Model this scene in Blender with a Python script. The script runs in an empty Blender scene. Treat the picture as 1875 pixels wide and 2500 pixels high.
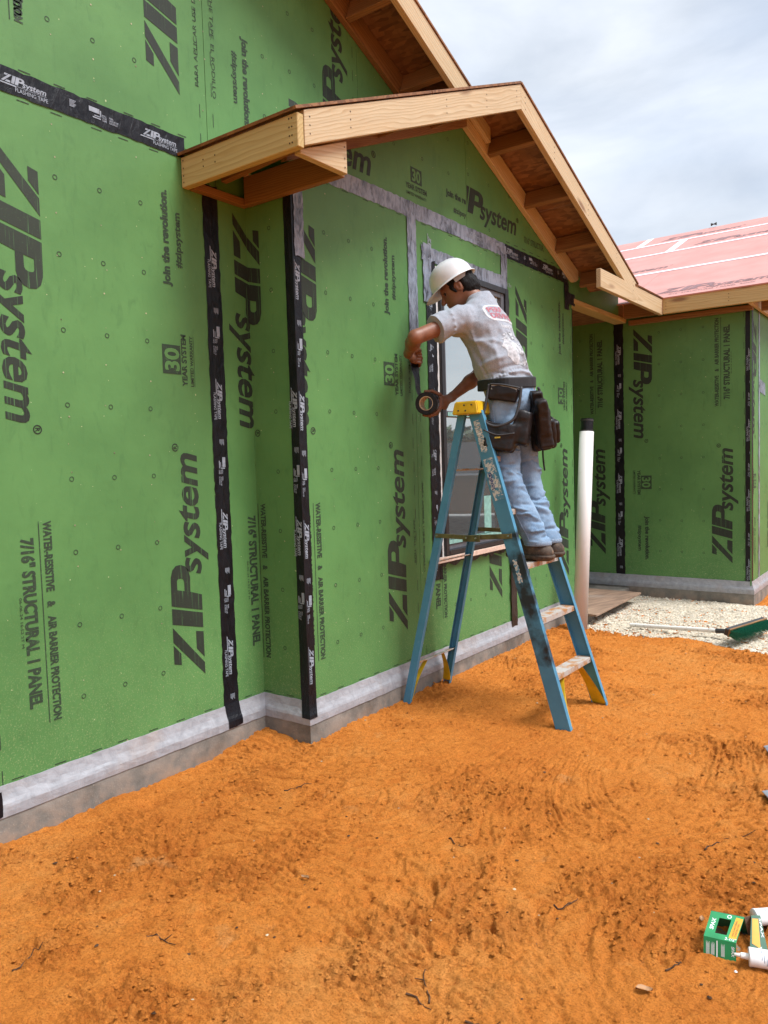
import bpy, bmesh, math, random
import numpy as np
from mathutils import Vector, Matrix
from mathutils.bvhtree import BVHTree
random.seed(7)
scene = bpy.context.scene
R = math.radians

# ------------------------------------------------------------------ camera
yaw, pitch, roll = 0.6357, -0.0632, -0.0303
fwd = Vector((-math.sin(yaw)*math.cos(pitch), math.cos(yaw)*math.cos(pitch), math.sin(pitch)))
rt0 = Vector((math.cos(yaw), math.sin(yaw), 0)); up0 = rt0.cross(fwd)
rt = rt0*math.cos(roll) + up0*math.sin(roll); up = up0*math.cos(roll) - rt0*math.sin(roll)
cam = bpy.data.cameras.new('camera'); cam_ob = bpy.data.objects.new('camera', cam)
scene.collection.objects.link(cam_ob)
m = Matrix((rt, up, -fwd)).transposed().to_4x4(); m.translation = (2.9485, -1.7553, 1.4111)
cam_ob.matrix_world = m
cam.sensor_fit = 'HORIZONTAL'; cam.sensor_width = 36; cam.lens = 36*1878/1875
cam.clip_end = 3000; cam.clip_start = 0.05
scene.camera = cam_ob

# ------------------------------------------------------------------ sky, sun, exposure
SUN_EL, SUN_AZ = 60, 78          # azimuth measured clockwise from +Y (towards +X)
world = bpy.data.worlds.new('World'); scene.world = world; world.use_nodes = True
nt = world.node_tree; nt.nodes.clear()
def wn(t, **k):
    n = nt.nodes.new(t)
    for a, b in k.items(): setattr(n, a, b)
    return n
out = wn('ShaderNodeOutputWorld'); bg = wn('ShaderNodeBackground'); bg.inputs['Strength'].default_value = 0.13
sky = wn('ShaderNodeTexSky', sky_type='NISHITA', sun_disc=False)
sky.sun_elevation = R(SUN_EL); sky.sun_rotation = R(SUN_AZ); sky.air_density = 1.0; sky.dust_density = 2.0; sky.ozone_density = 1.5
tc = wn('ShaderNodeTexCoord'); mp = wn('ShaderNodeMapping'); mp.inputs['Scale'].default_value = (1.0, 1.0, 3.4)
n1 = wn('ShaderNodeTexNoise'); n1.inputs['Scale'].default_value = 2.3; n1.inputs['Detail'].default_value = 7; n1.inputs['Roughness'].default_value = .52; n1.inputs['Distortion'].default_value = .35
n2 = wn('ShaderNodeTexNoise'); n2.inputs['Scale'].default_value = 1.3; n2.inputs['Detail'].default_value = 4
r1 = wn('ShaderNodeValToRGB'); r1.color_ramp.elements[0].position = .34; r1.color_ramp.elements[1].position = .64
r1.color_ramp.elements[0].color = (1.28, 1.42, 1.63, 1); r1.color_ramp.elements[1].color = (2.14, 2.24, 2.38, 1)
r2 = wn('ShaderNodeValToRGB'); r2.color_ramp.elements[0].position = .3; r2.color_ramp.elements[1].position = .6
r2.color_ramp.elements[0].color = (.8, .8, .8, 1); r2.color_ramp.elements[1].color = (.97, .97, .97, 1)
mx = wn('ShaderNodeMixRGB')
L = nt.links.new
L(tc.outputs['Generated'], mp.inputs['Vector']); L(mp.outputs['Vector'], n1.inputs['Vector']); L(mp.outputs['Vector'], n2.inputs['Vector'])
L(n1.outputs['Fac'], r1.inputs['Fac']); L(n2.outputs['Fac'], r2.inputs['Fac'])
L(r2.outputs['Color'], mx.inputs['Fac']); L(sky.outputs['Color'], mx.inputs['Color1']); L(r1.outputs['Color'], mx.inputs['Color2'])
sz = wn('ShaderNodeSeparateXYZ'); L(tc.outputs['Generated'], sz.inputs[0])
mr = wn('ShaderNodeMapRange'); mr.inputs['From Min'].default_value = 0; mr.inputs['From Max'].default_value = 1; mr.inputs['To Min'].default_value = .80; mr.inputs['To Max'].default_value = 1.55; L(sz.outputs['Z'], mr.inputs['Value'])
mg = wn('ShaderNodeVectorMath', operation='SCALE'); L(mx.outputs['Color'], mg.inputs[0]); L(mr.outputs[0], mg.inputs['Scale']); L(mg.outputs[0], bg.inputs['Color']); L(bg.outputs['Background'], out.inputs['Surface'])
sl = bpy.data.lights.new('sun', 'SUN'); sl.energy = 1.5; sl.angle = R(24); sl.color = (.97, .985, 1.0)
so = bpy.data.objects.new('sun', sl); scene.collection.objects.link(so)
sd = Vector((math.sin(R(SUN_AZ))*math.cos(R(SUN_EL)), math.cos(R(SUN_AZ))*math.cos(R(SUN_EL)), math.sin(R(SUN_EL))))
so.rotation_euler = (-sd).to_track_quat('-Z', 'Y').to_euler(); so.location = (6, -4, 9)
vs = scene.view_settings; vs.view_transform = 'Standard'; vs.look = 'None'; vs.exposure = 1.74; vs.gamma = 1.0; vs.use_curve_mapping = False
scene.render.engine = 'CYCLES'; scene.cycles.max_bounces = 8; scene.cycles.diffuse_bounces = 4

# ------------------------------------------------------------------ material helpers
MATS = {}
class NB:
    def __init__(s, name):
        s.m = bpy.data.materials.new(name); s.m.use_nodes = True; s.t = s.m.node_tree; s.t.nodes.clear()
        s.o = s.n('ShaderNodeOutputMaterial'); s.b = s.n('ShaderNodeBsdfPrincipled'); s.l(s.b.outputs[0], s.o.inputs['Surface'])
        s.tc = s.n('ShaderNodeTexCoord'); s.oi = s.n('ShaderNodeObjectInfo')
    def n(s, t, **k):
        q = s.t.nodes.new(t)
        for a, b in k.items(): setattr(q, a, b)
        return q
    def l(s, a, b): s.t.links.new(a, b)
    def coord(s, scale=(1, 1, 1), rnd=0.0, rot=(0, 0, 0), src='Object'):
        p = s.n('ShaderNodeMapping'); p.inputs['Scale'].default_value = scale; p.inputs['Rotation'].default_value = rot
        s.l(s.tc.outputs[src], p.inputs['Vector'])
        if rnd:
            k = s.n('ShaderNodeMath', operation='MULTIPLY'); k.inputs[1].default_value = rnd; s.l(s.oi.outputs['Random'], k.inputs[0])
            s.l(k.outputs[0], p.inputs['Location'])
        return p.outputs['Vector']
    def noise(s, v, scale, detail=4, rough=.55, dist=0):
        q = s.n('ShaderNodeTexNoise'); q.inputs['Scale'].default_value = scale; q.inputs['Detail'].default_value = detail
        q.inputs['Roughness'].default_value = rough; q.inputs['Distortion'].default_value = dist; s.l(v, q.inputs['Vector']); return q.outputs['Fac']
    def ramp(s, f, *st):
        q = s.n('ShaderNodeValToRGB'); e = q.color_ramp.elements
        while len(e) < len(st): e.new(.5)
        for i, (p, c) in enumerate(st):
            e[i].position = p; e[i].color = (c if len(c) == 4 else (*c, 1)) if hasattr(c, '__len__') else (c, c, c, 1)
        s.l(f, q.inputs['Fac']); return q.outputs['Color']
    def mix(s, f, a, b, mode='MIX'):
        q = s.n('ShaderNodeMixRGB', blend_type=mode)
        for i, v in ((0, f), (1, a), (2, b)):
            if hasattr(v, 'is_output') or hasattr(v, 'links'): s.l(v, q.inputs[i])
            elif hasattr(v, '__len__'): q.inputs[i].default_value = (*v[:3], 1)
            else: q.inputs[i].default_value = v if i == 0 else (v, v, v, 1)
        return q.outputs[0]
    def math(s, op, a, b=0.0, c=None):
        q = s.n('ShaderNodeMath', operation=op)
        for i, v in enumerate((a, b) if c is None else (a, b, c)):
            if hasattr(v, 'links'): s.l(v, q.inputs[i])
            else: q.inputs[i].default_value = v
        return q.outputs[0]
    def bump(s, h, strength=.3, dist=.01, prev=None):
        q = s.n('ShaderNodeBump'); q.inputs['Strength'].default_value = strength; q.inputs['Distance'].default_value = dist
        s.l(h, q.inputs['Height'])
        if prev is not None: s.l(prev, q.inputs['Normal'])
        s.l(q.outputs['Normal'], s.b.inputs['Normal']); return q.outputs['Normal']
    def set(s, **k):
        for a, v in k.items():
            i = s.b.inputs[{'color': 'Base Color', 'rough': 'Roughness', 'metal': 'Metallic', 'spec': 'Specular IOR Level', 'sheen': 'Sheen Weight', 'coat': 'Coat Weight', 'sss': 'Subsurface Weight'}[a]]
            if hasattr(v, 'links'): s.l(v, i)
            elif hasattr(v, '__len__'): i.default_value = (*v[:3], 1)
            else: i.default_value = v
def material(fn):
    b = NB(fn.__name__); fn(b); MATS[fn.__name__] = b.m; return fn
def simple(name, color, rough=.6, metal=0, var=.12, scale=30, spec=.5, bump=0):
    b = NB(name); v = b.coord(rnd=10); f = b.noise(v, scale, 5)
    dark = tuple(c*(1-2.2*var) for c in color); lite = tuple(min(1, c*(1+var)) for c in color)
    b.set(color=b.ramp(f, (.3, dark), (.65, lite)), rough=rough, metal=metal, spec=spec)
    if bump: b.bump(f, bump, .002)
    MATS[name] = b.m

GREEN = (.09, .24, .08)
@material
def sheathing_green(b):
    g = b.coord(src='Object'); big = b.noise(g, 1.7, 5, .6); fine = b.noise(b.coord((1, 1, 1), 3), 260, 2)
    c = b.ramp(big, (.3, (.072, .188, .054)), (.7, (.104, .252, .074)))
    sm = b.ramp(b.noise(b.coord((5, 5, 1.6), 5), 4.2, 7, .66, .8), (.54, 0), (.74, 1))
    c = b.mix(b.math('MULTIPLY', sm, .5), c, (.055, .15, .045))
    sp = b.ramp(b.noise(b.coord((1, 1, .6), 2), 95, 3, .6), (.735, 0), (.78, 1))
    c = b.mix(b.math('MULTIPLY', sp, .55), c, (.04, .10, .03))
    z = b.n('ShaderNodeSeparateXYZ'); b.l(b.tc.outputs['Object'], z.inputs[0])
    low = b.n('ShaderNodeMapRange'); low.inputs['From Min'].default_value = .95; low.inputs['From Max'].default_value = .12; b.l(z.outputs['Z'], low.inputs['Value'])
    spl = b.ramp(b.noise(b.coord((1, 1, 1), 4), 150, 3, .7), (.55, 0), (.66, 1))
    c = b.mix(b.math('MULTIPLY', b.math('MULTIPLY', spl, low.outputs[0]), .5), c, (.42, .44, .22))
    ch = b.ramp(b.noise(b.coord((1, 1, 1), 7), 55, 2, .5), (.765, 0), (.775, 1))
    c = b.mix(b.math('MULTIPLY', ch, .7), c, (.5, .55, .3))
    b.set(color=c, rough=b.ramp(big, (.2, .5), (.8, .62)), spec=.35)
    w1 = b.n('ShaderNodeTexWave', bands_direction='Z'); w1.inputs['Scale'].default_value = 85; b.l(g, w1.inputs['Vector'])
    h = b.math('ADD', b.math('MULTIPLY', w1.outputs['Fac'], .4), fine)
    p = b.bump(h, .16, .002); b.bump(b.noise(b.coord((1, 1, 1), 3), 16, 4), .12, .01, p)
@material
def print_ink(b):
    st = b.noise(b.coord((190, 190, 3.0), 9), 1.0, 3, .6)
    wr = b.noise(b.coord(rnd=4), 130, 3, .7)
    f = b.math('MAXIMUM', b.ramp(st, (.62, 0), (.70, 1)), b.math('MULTIPLY', b.ramp(wr, (.62, 0), (.75, 1)), .5))
    big = b.noise(b.coord(rnd=2), 2.2, 3)
    c = b.ramp(big, (.3, (.016, .021, .016)), (.7, (.030, .040, .028)))
    b.set(color=b.mix(b.math('MULTIPLY', f, .75), c, (.085, .225, .075)), rough=.6, spec=.3)
@material
def print_fine(b):
    wr = b.noise(b.coord(rnd=4), 90, 3, .7)
    b.set(color=b.mix(b.ramp(wr, (.55, 0), (.75, .6)), (.03, .05, .03), GREEN), rough=.6, spec=.3)
def tape_mat(name, c0, c1, spec, amp):
    b = NB(name); v = b.coord((1, 1, 1), 6)
    f = b.noise(b.coord((1, 1, .35), 6), 38, 6, .62, .8); big = b.noise(v, 5, 3)
    b.set(color=b.ramp(b.math('ADD', b.math('MULTIPLY', f, .6), b.math('MULTIPLY', big, .4)), (.36, c0), (.56, c1)), rough=b.ramp(f, (.3, .28), (.7, .5)), spec=spec)
    b.bump(f, amp, .012); MATS[name] = b.m
tape_mat('tape_black', (.003, .003, .005), (.008, .008, .011), .28, .55)
tape_mat('tape_grey', (.016, .018, .024), (.26, .30, .37), .5, .6)
tape_mat('tape_brown', (.010, .006, .005), (.032, .020, .017), .4, .4)
simple('tape_print', (.27, .31, .36), .5, var=.12, scale=60)
@material
def membrane(b):
    v = b.coord((1, 1, 1), 3); f = b.noise(v, 22, 6, .62, .5); d = b.noise(v, 4, 5, .6)
    c = b.ramp(f, (.3, (.25, .25, .265)), (.7, (.37, .37, .39)))
    b.set(color=b.mix(b.ramp(d, (.55, 0), (.75, .45)), c, (.33, .23, .16)), rough=.42, spec=.5); b.bump(f, .4, .01)
@material
def concrete(b):
    v = b.coord(rnd=1); f = b.noise(v, 9, 8, .65); g = b.noise(v, 120, 3, .6); st = b.noise(v, 2.6, 5, .6, .4)
    c = b.ramp(f, (.3, (.13, .118, .10)), (.7, (.28, .255, .22)))
    c = b.mix(b.ramp(st, (.5, 0), (.68, .75)), c, (.07, .058, .046)); c = b.mix(b.ramp(g, (.64, 0), (.7, .6)), c, (.36, .33, .28))
    z = b.n('ShaderNodeSeparateXYZ'); b.l(b.tc.outputs['Object'], z.inputs[0])
    lo = b.n('ShaderNodeMapRange'); lo.inputs['From Min'].default_value = .09; lo.inputs['From Max'].default_value = -.02; b.l(z.outputs['Z'], lo.inputs['Value'])
    c = b.mix(b.math('MULTIPLY', lo.outputs[0], b.ramp(f, (.42, 0), (.6, .35))), c, (.36, .16, .05))
    b.set(color=c, rough=.85); p = b.bump(f, .5, .01); b.bump(g, .35, .003, p)
def wood(name, light, dark, ringscale=95, sat=1):
    b = NB(name); k = b.coord((1, 1, 1), 17.0)
    w = b.n('ShaderNodeMapping'); w.inputs['Scale'].default_value = (1.4, 9, 9); b.l(k, w.inputs['Vector'])
    dn = b.n('ShaderNodeTexNoise'); dn.inputs['Scale'].default_value = 1.0; dn.inputs['Detail'].default_value = 3; b.l(w.outputs[0], dn.inputs['Vector'])
    sep = b.n('ShaderNodeSeparateXYZ'); b.l(k, sep.inputs[0])
    # growth rings about an axis that wanders off the board
    yy = b.math('ADD', b.math('MULTIPLY', b.math('FRACT', sep.outputs['Y']), .0), 0)
    obj = b.n('ShaderNodeSeparateXYZ'); b.l(b.tc.outputs['Object'], obj.inputs[0])
    off = b.math('ADD', b.math('MULTIPLY', b.oi.outputs['Random'], .16), -.06)
    y2 = b.math('ADD', b.math('ADD', obj.outputs['Y'], off), b.math('MULTIPLY', dn.outputs['Fac'], .10))
    z2 = b.math('ADD', b.math('ADD', obj.outputs['Z'], .045), b.math('MULTIPLY', obj.outputs['X'], .018))
    rad = b.math('SQRT', b.math('ADD', b.math('MULTIPLY', y2, y2), b.math('MULTIPLY', z2, z2)))
    fr = b.math('FRACT', b.math('MULTIPLY', rad, ringscale))
    ring = b.ramp(fr, (0, 0), (.55, .35), (.86, 1), (1, 0))
    fib = b.noise(b.coord((3, 130, 130), 11), 1.0, 4, .6); blotch = b.noise(b.coord((1.5, 5, 5), 5), 1.6, 4)
    c = b.mix(b.math('MULTIPLY', ring, .8), light, dark); c = b.mix(b.math('MULTIPLY', b.ramp(fib, (.4, 0), (.7, 1)), .22), c, tuple(x*.55 for x in dark))
    c = b.mix(b.math('MULTIPLY', b.ramp(blotch, (.45, 0), (.7, 1)), .35), c, tuple(x*y for x, y in zip(light, (.86, .72, .55))))
    vo = b.n('ShaderNodeTexVoronoi', feature='F1'); vo.inputs['Scale'].default_value = 1.0; b.l(b.coord((1.7, 7, 3), 23), vo.inputs['Vector'])
    kn = b.ramp(vo.outputs['Distance'], (.08, 1), (.12, .6), (.19, 0)); c = b.mix(b.math('MULTIPLY', kn, .8), c, (.17, .075, .03))
    b.set(color=c, rough=.62, spec=.35); b.bump(b.math('ADD', b.math('MULTIPLY', ring, .3), fib), .18, .003); MATS[name] = b.m
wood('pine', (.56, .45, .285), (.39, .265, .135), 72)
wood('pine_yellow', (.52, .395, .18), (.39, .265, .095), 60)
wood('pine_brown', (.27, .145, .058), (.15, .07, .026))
@material
def osb(b):
    vo = b.n('ShaderNodeTexVoronoi', feature='F1'); vo.inputs['Scale'].default_value = 1; b.l(b.coord((14, 42, 42), 3, (.3, .2, .5)), vo.inputs['Vector'])
    f = b.noise(b.coord((30, 8, 8), 4), 1.0, 4); sep = b.n('ShaderNodeSeparateColor'); b.l(vo.outputs['Color'], sep.inputs[0])
    c = b.ramp(sep.outputs[0], (0, (.13, .055, .02)), (.5, (.20, .09, .034)), (1, (.27, .13, .052)))
    b.set(color=b.mix(b.ramp(f, (.5, 0), (.75, .5)), c, (.12, .05, .018)), rough=.7); b.bump(sep.outputs[0], .3, .004)
@material
def roof_pink(b):
    f = b.noise(b.coord(rnd=3), 3, 6, .6)
    b.set(color=b.ramp(f, (.3, (.46, .205, .175)), (.7, (.53, .265, .23))), rough=.55, spec=.3)
simple('roof_tape', (.74, .71, .76), .4, var=.06)
simple('roof_print', (.21, .11, .11), .6)
simple('window_dark', (.018, .018, .021), .35, var=.2, spec=.5)
simple('window_grey', (.10, .105, .12), .4, var=.1)
simple('white_plastic', (.72, .71, .69), .4, var=.05)
simple('teal_film', (.22, .42, .37), .3, var=.12)
simple('sill_tan', (.62, .45, .36), .6, var=.12)
@material
def glass_pane(b):
    b.set(color=(.74, .77, .75), rough=.02, metal=.92)
    b.bump(b.noise(b.coord(), 1.3, 2), .012, .05)
simple('nail', (.09, .06, .04), .5, .6)
simple('fastener', (.34, .33, .20), .6, .2, var=.4)

# ------------------------------------------------------------------ geometry helpers
COL = scene.collection
def link(o, parent=None, label=None, cat=None, group=None, kind=None):
    if o.name not in COL.objects: COL.objects.link(o)
    if parent is not None: o.parent = parent
    if label: o['label'] = label
    if cat: o['category'] = cat
    if group: o['group'] = group
    if kind: o['kind'] = kind
    return o
def empty(name, loc=(0, 0, 0), rz=0, **k):
    o = bpy.data.objects.new(name, None); o.location = loc; o.rotation_euler = (0, 0, rz); o.empty_display_size = .1
    return link(o, **k)
def mesh_ob(name, V, F, mat, parent=None, smooth=False, **k):
    me = bpy.data.meshes.new(name); me.from_pydata([tuple(v) for v in V], [], F); me.update()
    if smooth: me.polygons.foreach_set('use_smooth', [True]*len(me.polygons))
    if mat: me.materials.append(MATS[mat] if isinstance(mat, str) else mat)
    return link(bpy.data.objects.new(name, me), parent, **k)
def bm_ob(name, bm, mat, parent=None, smooth=False, **k):
    me = bpy.data.meshes.new(name); bm.to_mesh(me); bm.free()
    if smooth: me.polygons.foreach_set('use_smooth', [True]*len(me.polygons))
    me.materials.append(MATS[mat] if isinstance(mat, str) else mat)
    return link(bpy.data.objects.new(name, me), parent, **k)
def basis(xd, nrm, org):
    x = Vector(xd).normalized(); z = Vector(nrm); z = (z - x*z.dot(x)).normalized(); y = z.cross(x)
    q = Matrix((x, y, z)).transposed().to_4x4(); q.translation = org; return q
def prism(name, pts, nrm, th, mat, parent=None, xd=None, bev=.002, **k):
    """flat polygon pts (3d) given thickness th against nrm; local X runs along xd"""
    pts = [Vector(p) for p in pts]; nrm = Vector(nrm).normalized()
    M = basis(xd if xd is not None else pts[1]-pts[0], nrm, pts[0]); Mi = M.inverted()
    bm = bmesh.new(); vs = [bm.verts.new(Mi @ p) for p in pts]; f = bm.faces.new(vs)
    r = bmesh.ops.extrude_face_region(bm, geom=[f]); ex = [v for v in r['geom'] if isinstance(v, bmesh.types.BMVert)]
    bmesh.ops.translate(bm, verts=ex, vec=(0, 0, -th)); bmesh.ops.recalc_face_normals(bm, faces=bm.faces[:])
    if bev: bmesh.ops.bevel(bm, geom=bm.edges[:], offset=bev, segments=1, affect='EDGES', clamp_overlap=True)
    o = bm_ob(name, bm, mat, parent, **k); o.matrix_local = M; return o
def board(name, a, b, wdir, w, t, mat, parent=None, bev=.003, **k):
    """board from a to b (centre line), width w along wdir, thickness t"""
    a, b = Vector(a), Vector(b); x = (b-a).normalized(); y = Vector(wdir); y = (y-x*y.dot(x)).normalized(); z = x.cross(y)
    M = Matrix((x, y, z)).transposed().to_4x4(); M.translation = a; Ln = (b-a).length
    bm = bmesh.new(); bmesh.ops.create_cube(bm, size=1)
    for v in bm.verts: v.co = ((v.co.x+.5)*Ln, v.co.y*w, v.co.z*t)
    if bev: bmesh.ops.bevel(bm, geom=bm.edges[:], offset=min(bev, t*.3), segments=1, affect='EDGES')
    o = bm_ob(name, bm, mat, parent, **k); o.matrix_local = M; return o
def box_ob(name, lo, hi, mat, parent=None, bev=.0, **k):
    lo, hi = Vector(lo), Vector(hi); c = (lo+hi)/2
    bm = bmesh.new(); bmesh.ops.create_cube(bm, size=1)
    for v in bm.verts: v.co = Vector((v.co.x*(hi.x-lo.x), v.co.y*(hi.y-lo.y), v.co.z*(hi.z-lo.z))) + c
    if bev: bmesh.ops.bevel(bm, geom=bm.edges[:], offset=bev, segments=2, affect='EDGES')
    return bm_ob(name, bm, mat, parent, **k)
def tube_geo(path, r, n=10, cap=True):
    P = [Vector(p) for p in path]; V = []; F = []; rr = r if hasattr(r, '__len__') else [r]*len(P); ref = None
    for i, p in enumerate(P):
        t = (P[min(i+1, len(P)-1)]-P[max(i-1, 0)]).normalized()
        if ref is None: ref = t.orthogonal().normalized()
        ref = (ref - t*ref.dot(t)).normalized(); q = t.cross(ref)
        for j in range(n):
            a = 2*math.pi*j/n; V.append(p + (ref*math.cos(a)+q*math.sin(a))*rr[i])
    for i in range(len(P)-1):
        for j in range(n):
            F.append((i*n+j, i*n+(j+1) % n, (i+1)*n+(j+1) % n, (i+1)*n+j))
    if cap: F += [tuple(range(n-1, -1, -1)), tuple(range((len(P)-1)*n, len(P)*n))]
    return V, F
def lathe_geo(prof, n=32, M=Matrix()):
    V = []; F = []
    for r, z in prof:
        for j in range(n):
            a = 2*math.pi*j/n; V.append(M @ Vector((r*math.cos(a), r*math.sin(a), z)))
    for i in range(len(prof)-1):
        for j in range(n): F.append((i*n+j, i*n+(j+1) % n, (i+1)*n+(j+1) % n, (i+1)*n+j))
    return V, F
def joinG(*gs):
    V = []; F = []
    for v, f in gs:
        o = len(V); V += list(v); F += [tuple(i+o for i in q) for q in f]
    return V, F

# ---- lettering: the built-in font, turned into flat mesh
_T = {}
def text_geo(s, h, fit=None, shear=0, bold=0.0):
    """text in (s,h): baseline at 0, capital height h, stretched to width fit"""
    key = (s, shear, bold)
    if key not in _T:
        cu = bpy.data.curves.new('t', 'FONT'); cu.body = s; cu.size = 1; cu.shear = shear; cu.offset = bold; cu.resolution_u = 3
        ob = bpy.data.objects.new('t', cu); COL.objects.link(ob); bpy.context.view_layer.update()
        me = bpy.data.meshes.new_from_object(ob.evaluated_get(bpy.context.evaluated_depsgraph_get()))
        V = [(v.co.x, v.co.y) for v in me.vertices]; F = [tuple(p.vertices) for p in me.polygons]
        bpy.data.objects.remove(ob); bpy.data.curves.remove(cu); bpy.data.meshes.remove(me)
        x0 = min(v[0] for v in V); _T[key] = ([(x-x0, y) for x, y in V], F)
    V, F = _T[key]; ky = h/.70; w = max(v[0] for v in V); kx = ky if fit is None else fit/w
    return [(x*kx, y*ky) for x, y in V], F
def poly_geo(*polys):
    V = []; F = []
    for p in polys: F.append(tuple(range(len(V), len(V)+len(p)))); V += list(p)
    return V, F
def sh(g, ds=0, dh=0, k=1): return [((x*k)+ds, (y*k)+dh) for x, y in g[0]], g[1]
def logo_geo(h, length=None, word=True, reg=True):
    """bold slanted three letter mark followed by 'system'; unit = 1 m for cap height .183"""
    H = .183; P = []
    q = lambda *a: [(s, hh*H) for s, hh in a]
    P += [q((0, 0), (.058, 0), (.262, 1), (.192, 1)), q((.088, 1), (.178, 1), (.131, .77), (.076, .77)), q((.085, 0), (.212, 0), (.222, .25), (.136, .25))]
    P += [q((.232, 0), (.305, 0), (.353, 1), (.278, 1))]
    P += [q((.318, 0), (.395, 0), (.418, .38), (.336, .38)), q((.336, .38), (.418, .38), (.437, .80), (.357, .82)), q((.357, .82), (.437, .80), (.48, .80), (.50, .99), (.366, 1))]
    a0 = [(.50, .99), (.535, .93), (.553, .82), (.555, .66), (.545, .52), (.525, .42), (.49, .37)]
    a1 = [(.48, .80), (.488, .77), (.49, .72), (.489, .66), (.484, .60), (.475, .57), (.462, .565)]
    for i in range(6): P.append(q(a0[i], a1[i], a1[i+1], a0[i+1]))
    P.append(q((.418, .38), (.49, .37), (.462, .565), (.427, .565)))
    g = poly_geo(*P)
    if word:
        t = text_geo('system', .138, .588, .22, .022); g = joinG2(g, sh(t, .498, -.002))
    if reg:
        c = [(1.112+.019*math.cos(a), .120+.019*math.sin(a)) for a in np.linspace(0, 2*math.pi, 15)[:-1]]
        ci = [(1.112+.014*math.cos(a), .120+.014*math.sin(a)) for a in np.linspace(0, 2*math.pi, 15)[:-1]]
        n = 14; g = joinG2(g, (c+ci, [(i, (i+1) % n, n+(i+1) % n, n+i) for i in range(n)])); g = joinG2(g, sh(text_geo('R', .019, None, 0, .02), 1.105, .111))
    k = h/H
    return [(x*k, y*k) for x, y in g[0]], g[1]
def joinG2(a, b):
    o = len(a[0]); return list(a[0])+list(b[0]), list(a[1])+[tuple(i+o for i in f) for f in b[1]]
def lay(g, mode, u0, v0):
    """reading direction on the sheet: 'up', 'down' or 'h'"""
    V = g[0]
    if mode == 'up': W = [(u0-y, v0+x) for x, y in V]
    elif mode == 'down': W = [(u0+y, v0-x) for x, y in V]
    else: W = [(u0+x, v0+y) for x, y in V]
    return W, g[1]
def clip(g, u0=None, u1=None, v0=None, v1=None, poly=None):
    cuts = []
    if u0 is not None: cuts.append(((u0, 0), (-1, 0)))
    if u1 is not None: cuts.append(((u1, 0), (1, 0)))
    if v0 is not None: cuts.append(((0, v0), (0, -1)))
    if v1 is not None: cuts.append(((0, v1), (0, 1)))
    if poly: cuts += poly
    bm = bmesh.new(); vs = [bm.verts.new((x, y, 0)) for x, y in g[0]]
    for f in g[1]:
        try: bm.faces.new([vs[i] for i in f])
        except ValueError: pass
    for c, n in cuts:
        bmesh.ops.bisect_plane(bm, geom=bm.verts[:]+bm.edges[:]+bm.faces[:], plane_co=(*c, 0), plane_no=(*n, 0), clear_outer=True)
    bm.verts.index_update(); r = ([(v.co.x, v.co.y) for v in bm.verts], [tuple(v.index for v in f.verts) for f in bm.faces]); bm.free(); return r
def put(name, g, fmap, mat, parent, **k):
    if not g[1]: return None
    o = mesh_ob(name, [fmap(x, y) for x, y in g[0]], g[1], mat, parent, **k); return o
def ring_geo(u, v, r=.0108, w=.0032, n=12):
    c = [(u+r*math.cos(2*math.pi*i/n), v+r*math.sin(2*math.pi*i/n)) for i in range(n)]; d = [(u+(r-w)*math.cos(2*math.pi*i/n), v+(r-w)*math.sin(2*math.pi*i/n)) for i in range(n)]
    return c+d, [(i, (i+1) % n, n+(i+1) % n, n+i) for i in range(n)]

# ------------------------------------------------------------------ terrain
def _hash(ix, iy, seed):
    n = (ix.astype(np.int64)*374761393 + iy.astype(np.int64)*668265263 + seed*974634777) & 0x7fffffff
    n = ((n ^ (n >> 13))*1274126177) & 0x7fffffff
    return ((n ^ (n >> 16)) & 0xffff)/65535.0
def vnoise(x, y, seed=0):
    ix = np.floor(x); iy = np.floor(y); fx = x-ix; fy = y-iy
    ux = fx*fx*fx*(fx*(fx*6-15)+10); uy = fy*fy*fy*(fy*(fy*6-15)+10)
    a = _hash(ix, iy, seed); b = _hash(ix+1, iy, seed); c = _hash(ix, iy+1, seed); d = _hash(ix+1, iy+1, seed)
    return (a*(1-ux)+b*ux)*(1-uy)+(c*(1-ux)+d*ux)*uy - .5
def fbm(x, y, sc, oct=4, seed=0, g=.5):
    s = np.zeros_like(x); a = 1.0
    for o in range(oct):
        s += a*vnoise(x*sc+o*17.3, y*sc-o*9.1, seed+o); sc *= 2.03; a *= g
    return s
def sstep(a, b, x):
    t = np.clip((x-a)/(b-a), 0, 1); return t*t*(3-2*t)
def gravel_mask(x, y):
    e = 4.22 - .16*sstep(1.2, 2.0, x) + .12*fbm(x, y, 2.3, 3, 91)
    return sstep(e-.03, e+.06, y)*sstep(.36, .46, x)*(1-sstep(5.2, 5.6, x))*(1-sstep(5.55, 5.75, y)*sstep(1.5, 1.75, x))
def rough_mask(x, y): return sstep(-.02, .42, fbm(x, y, 2.3, 4, 11, .65)+.02)
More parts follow.
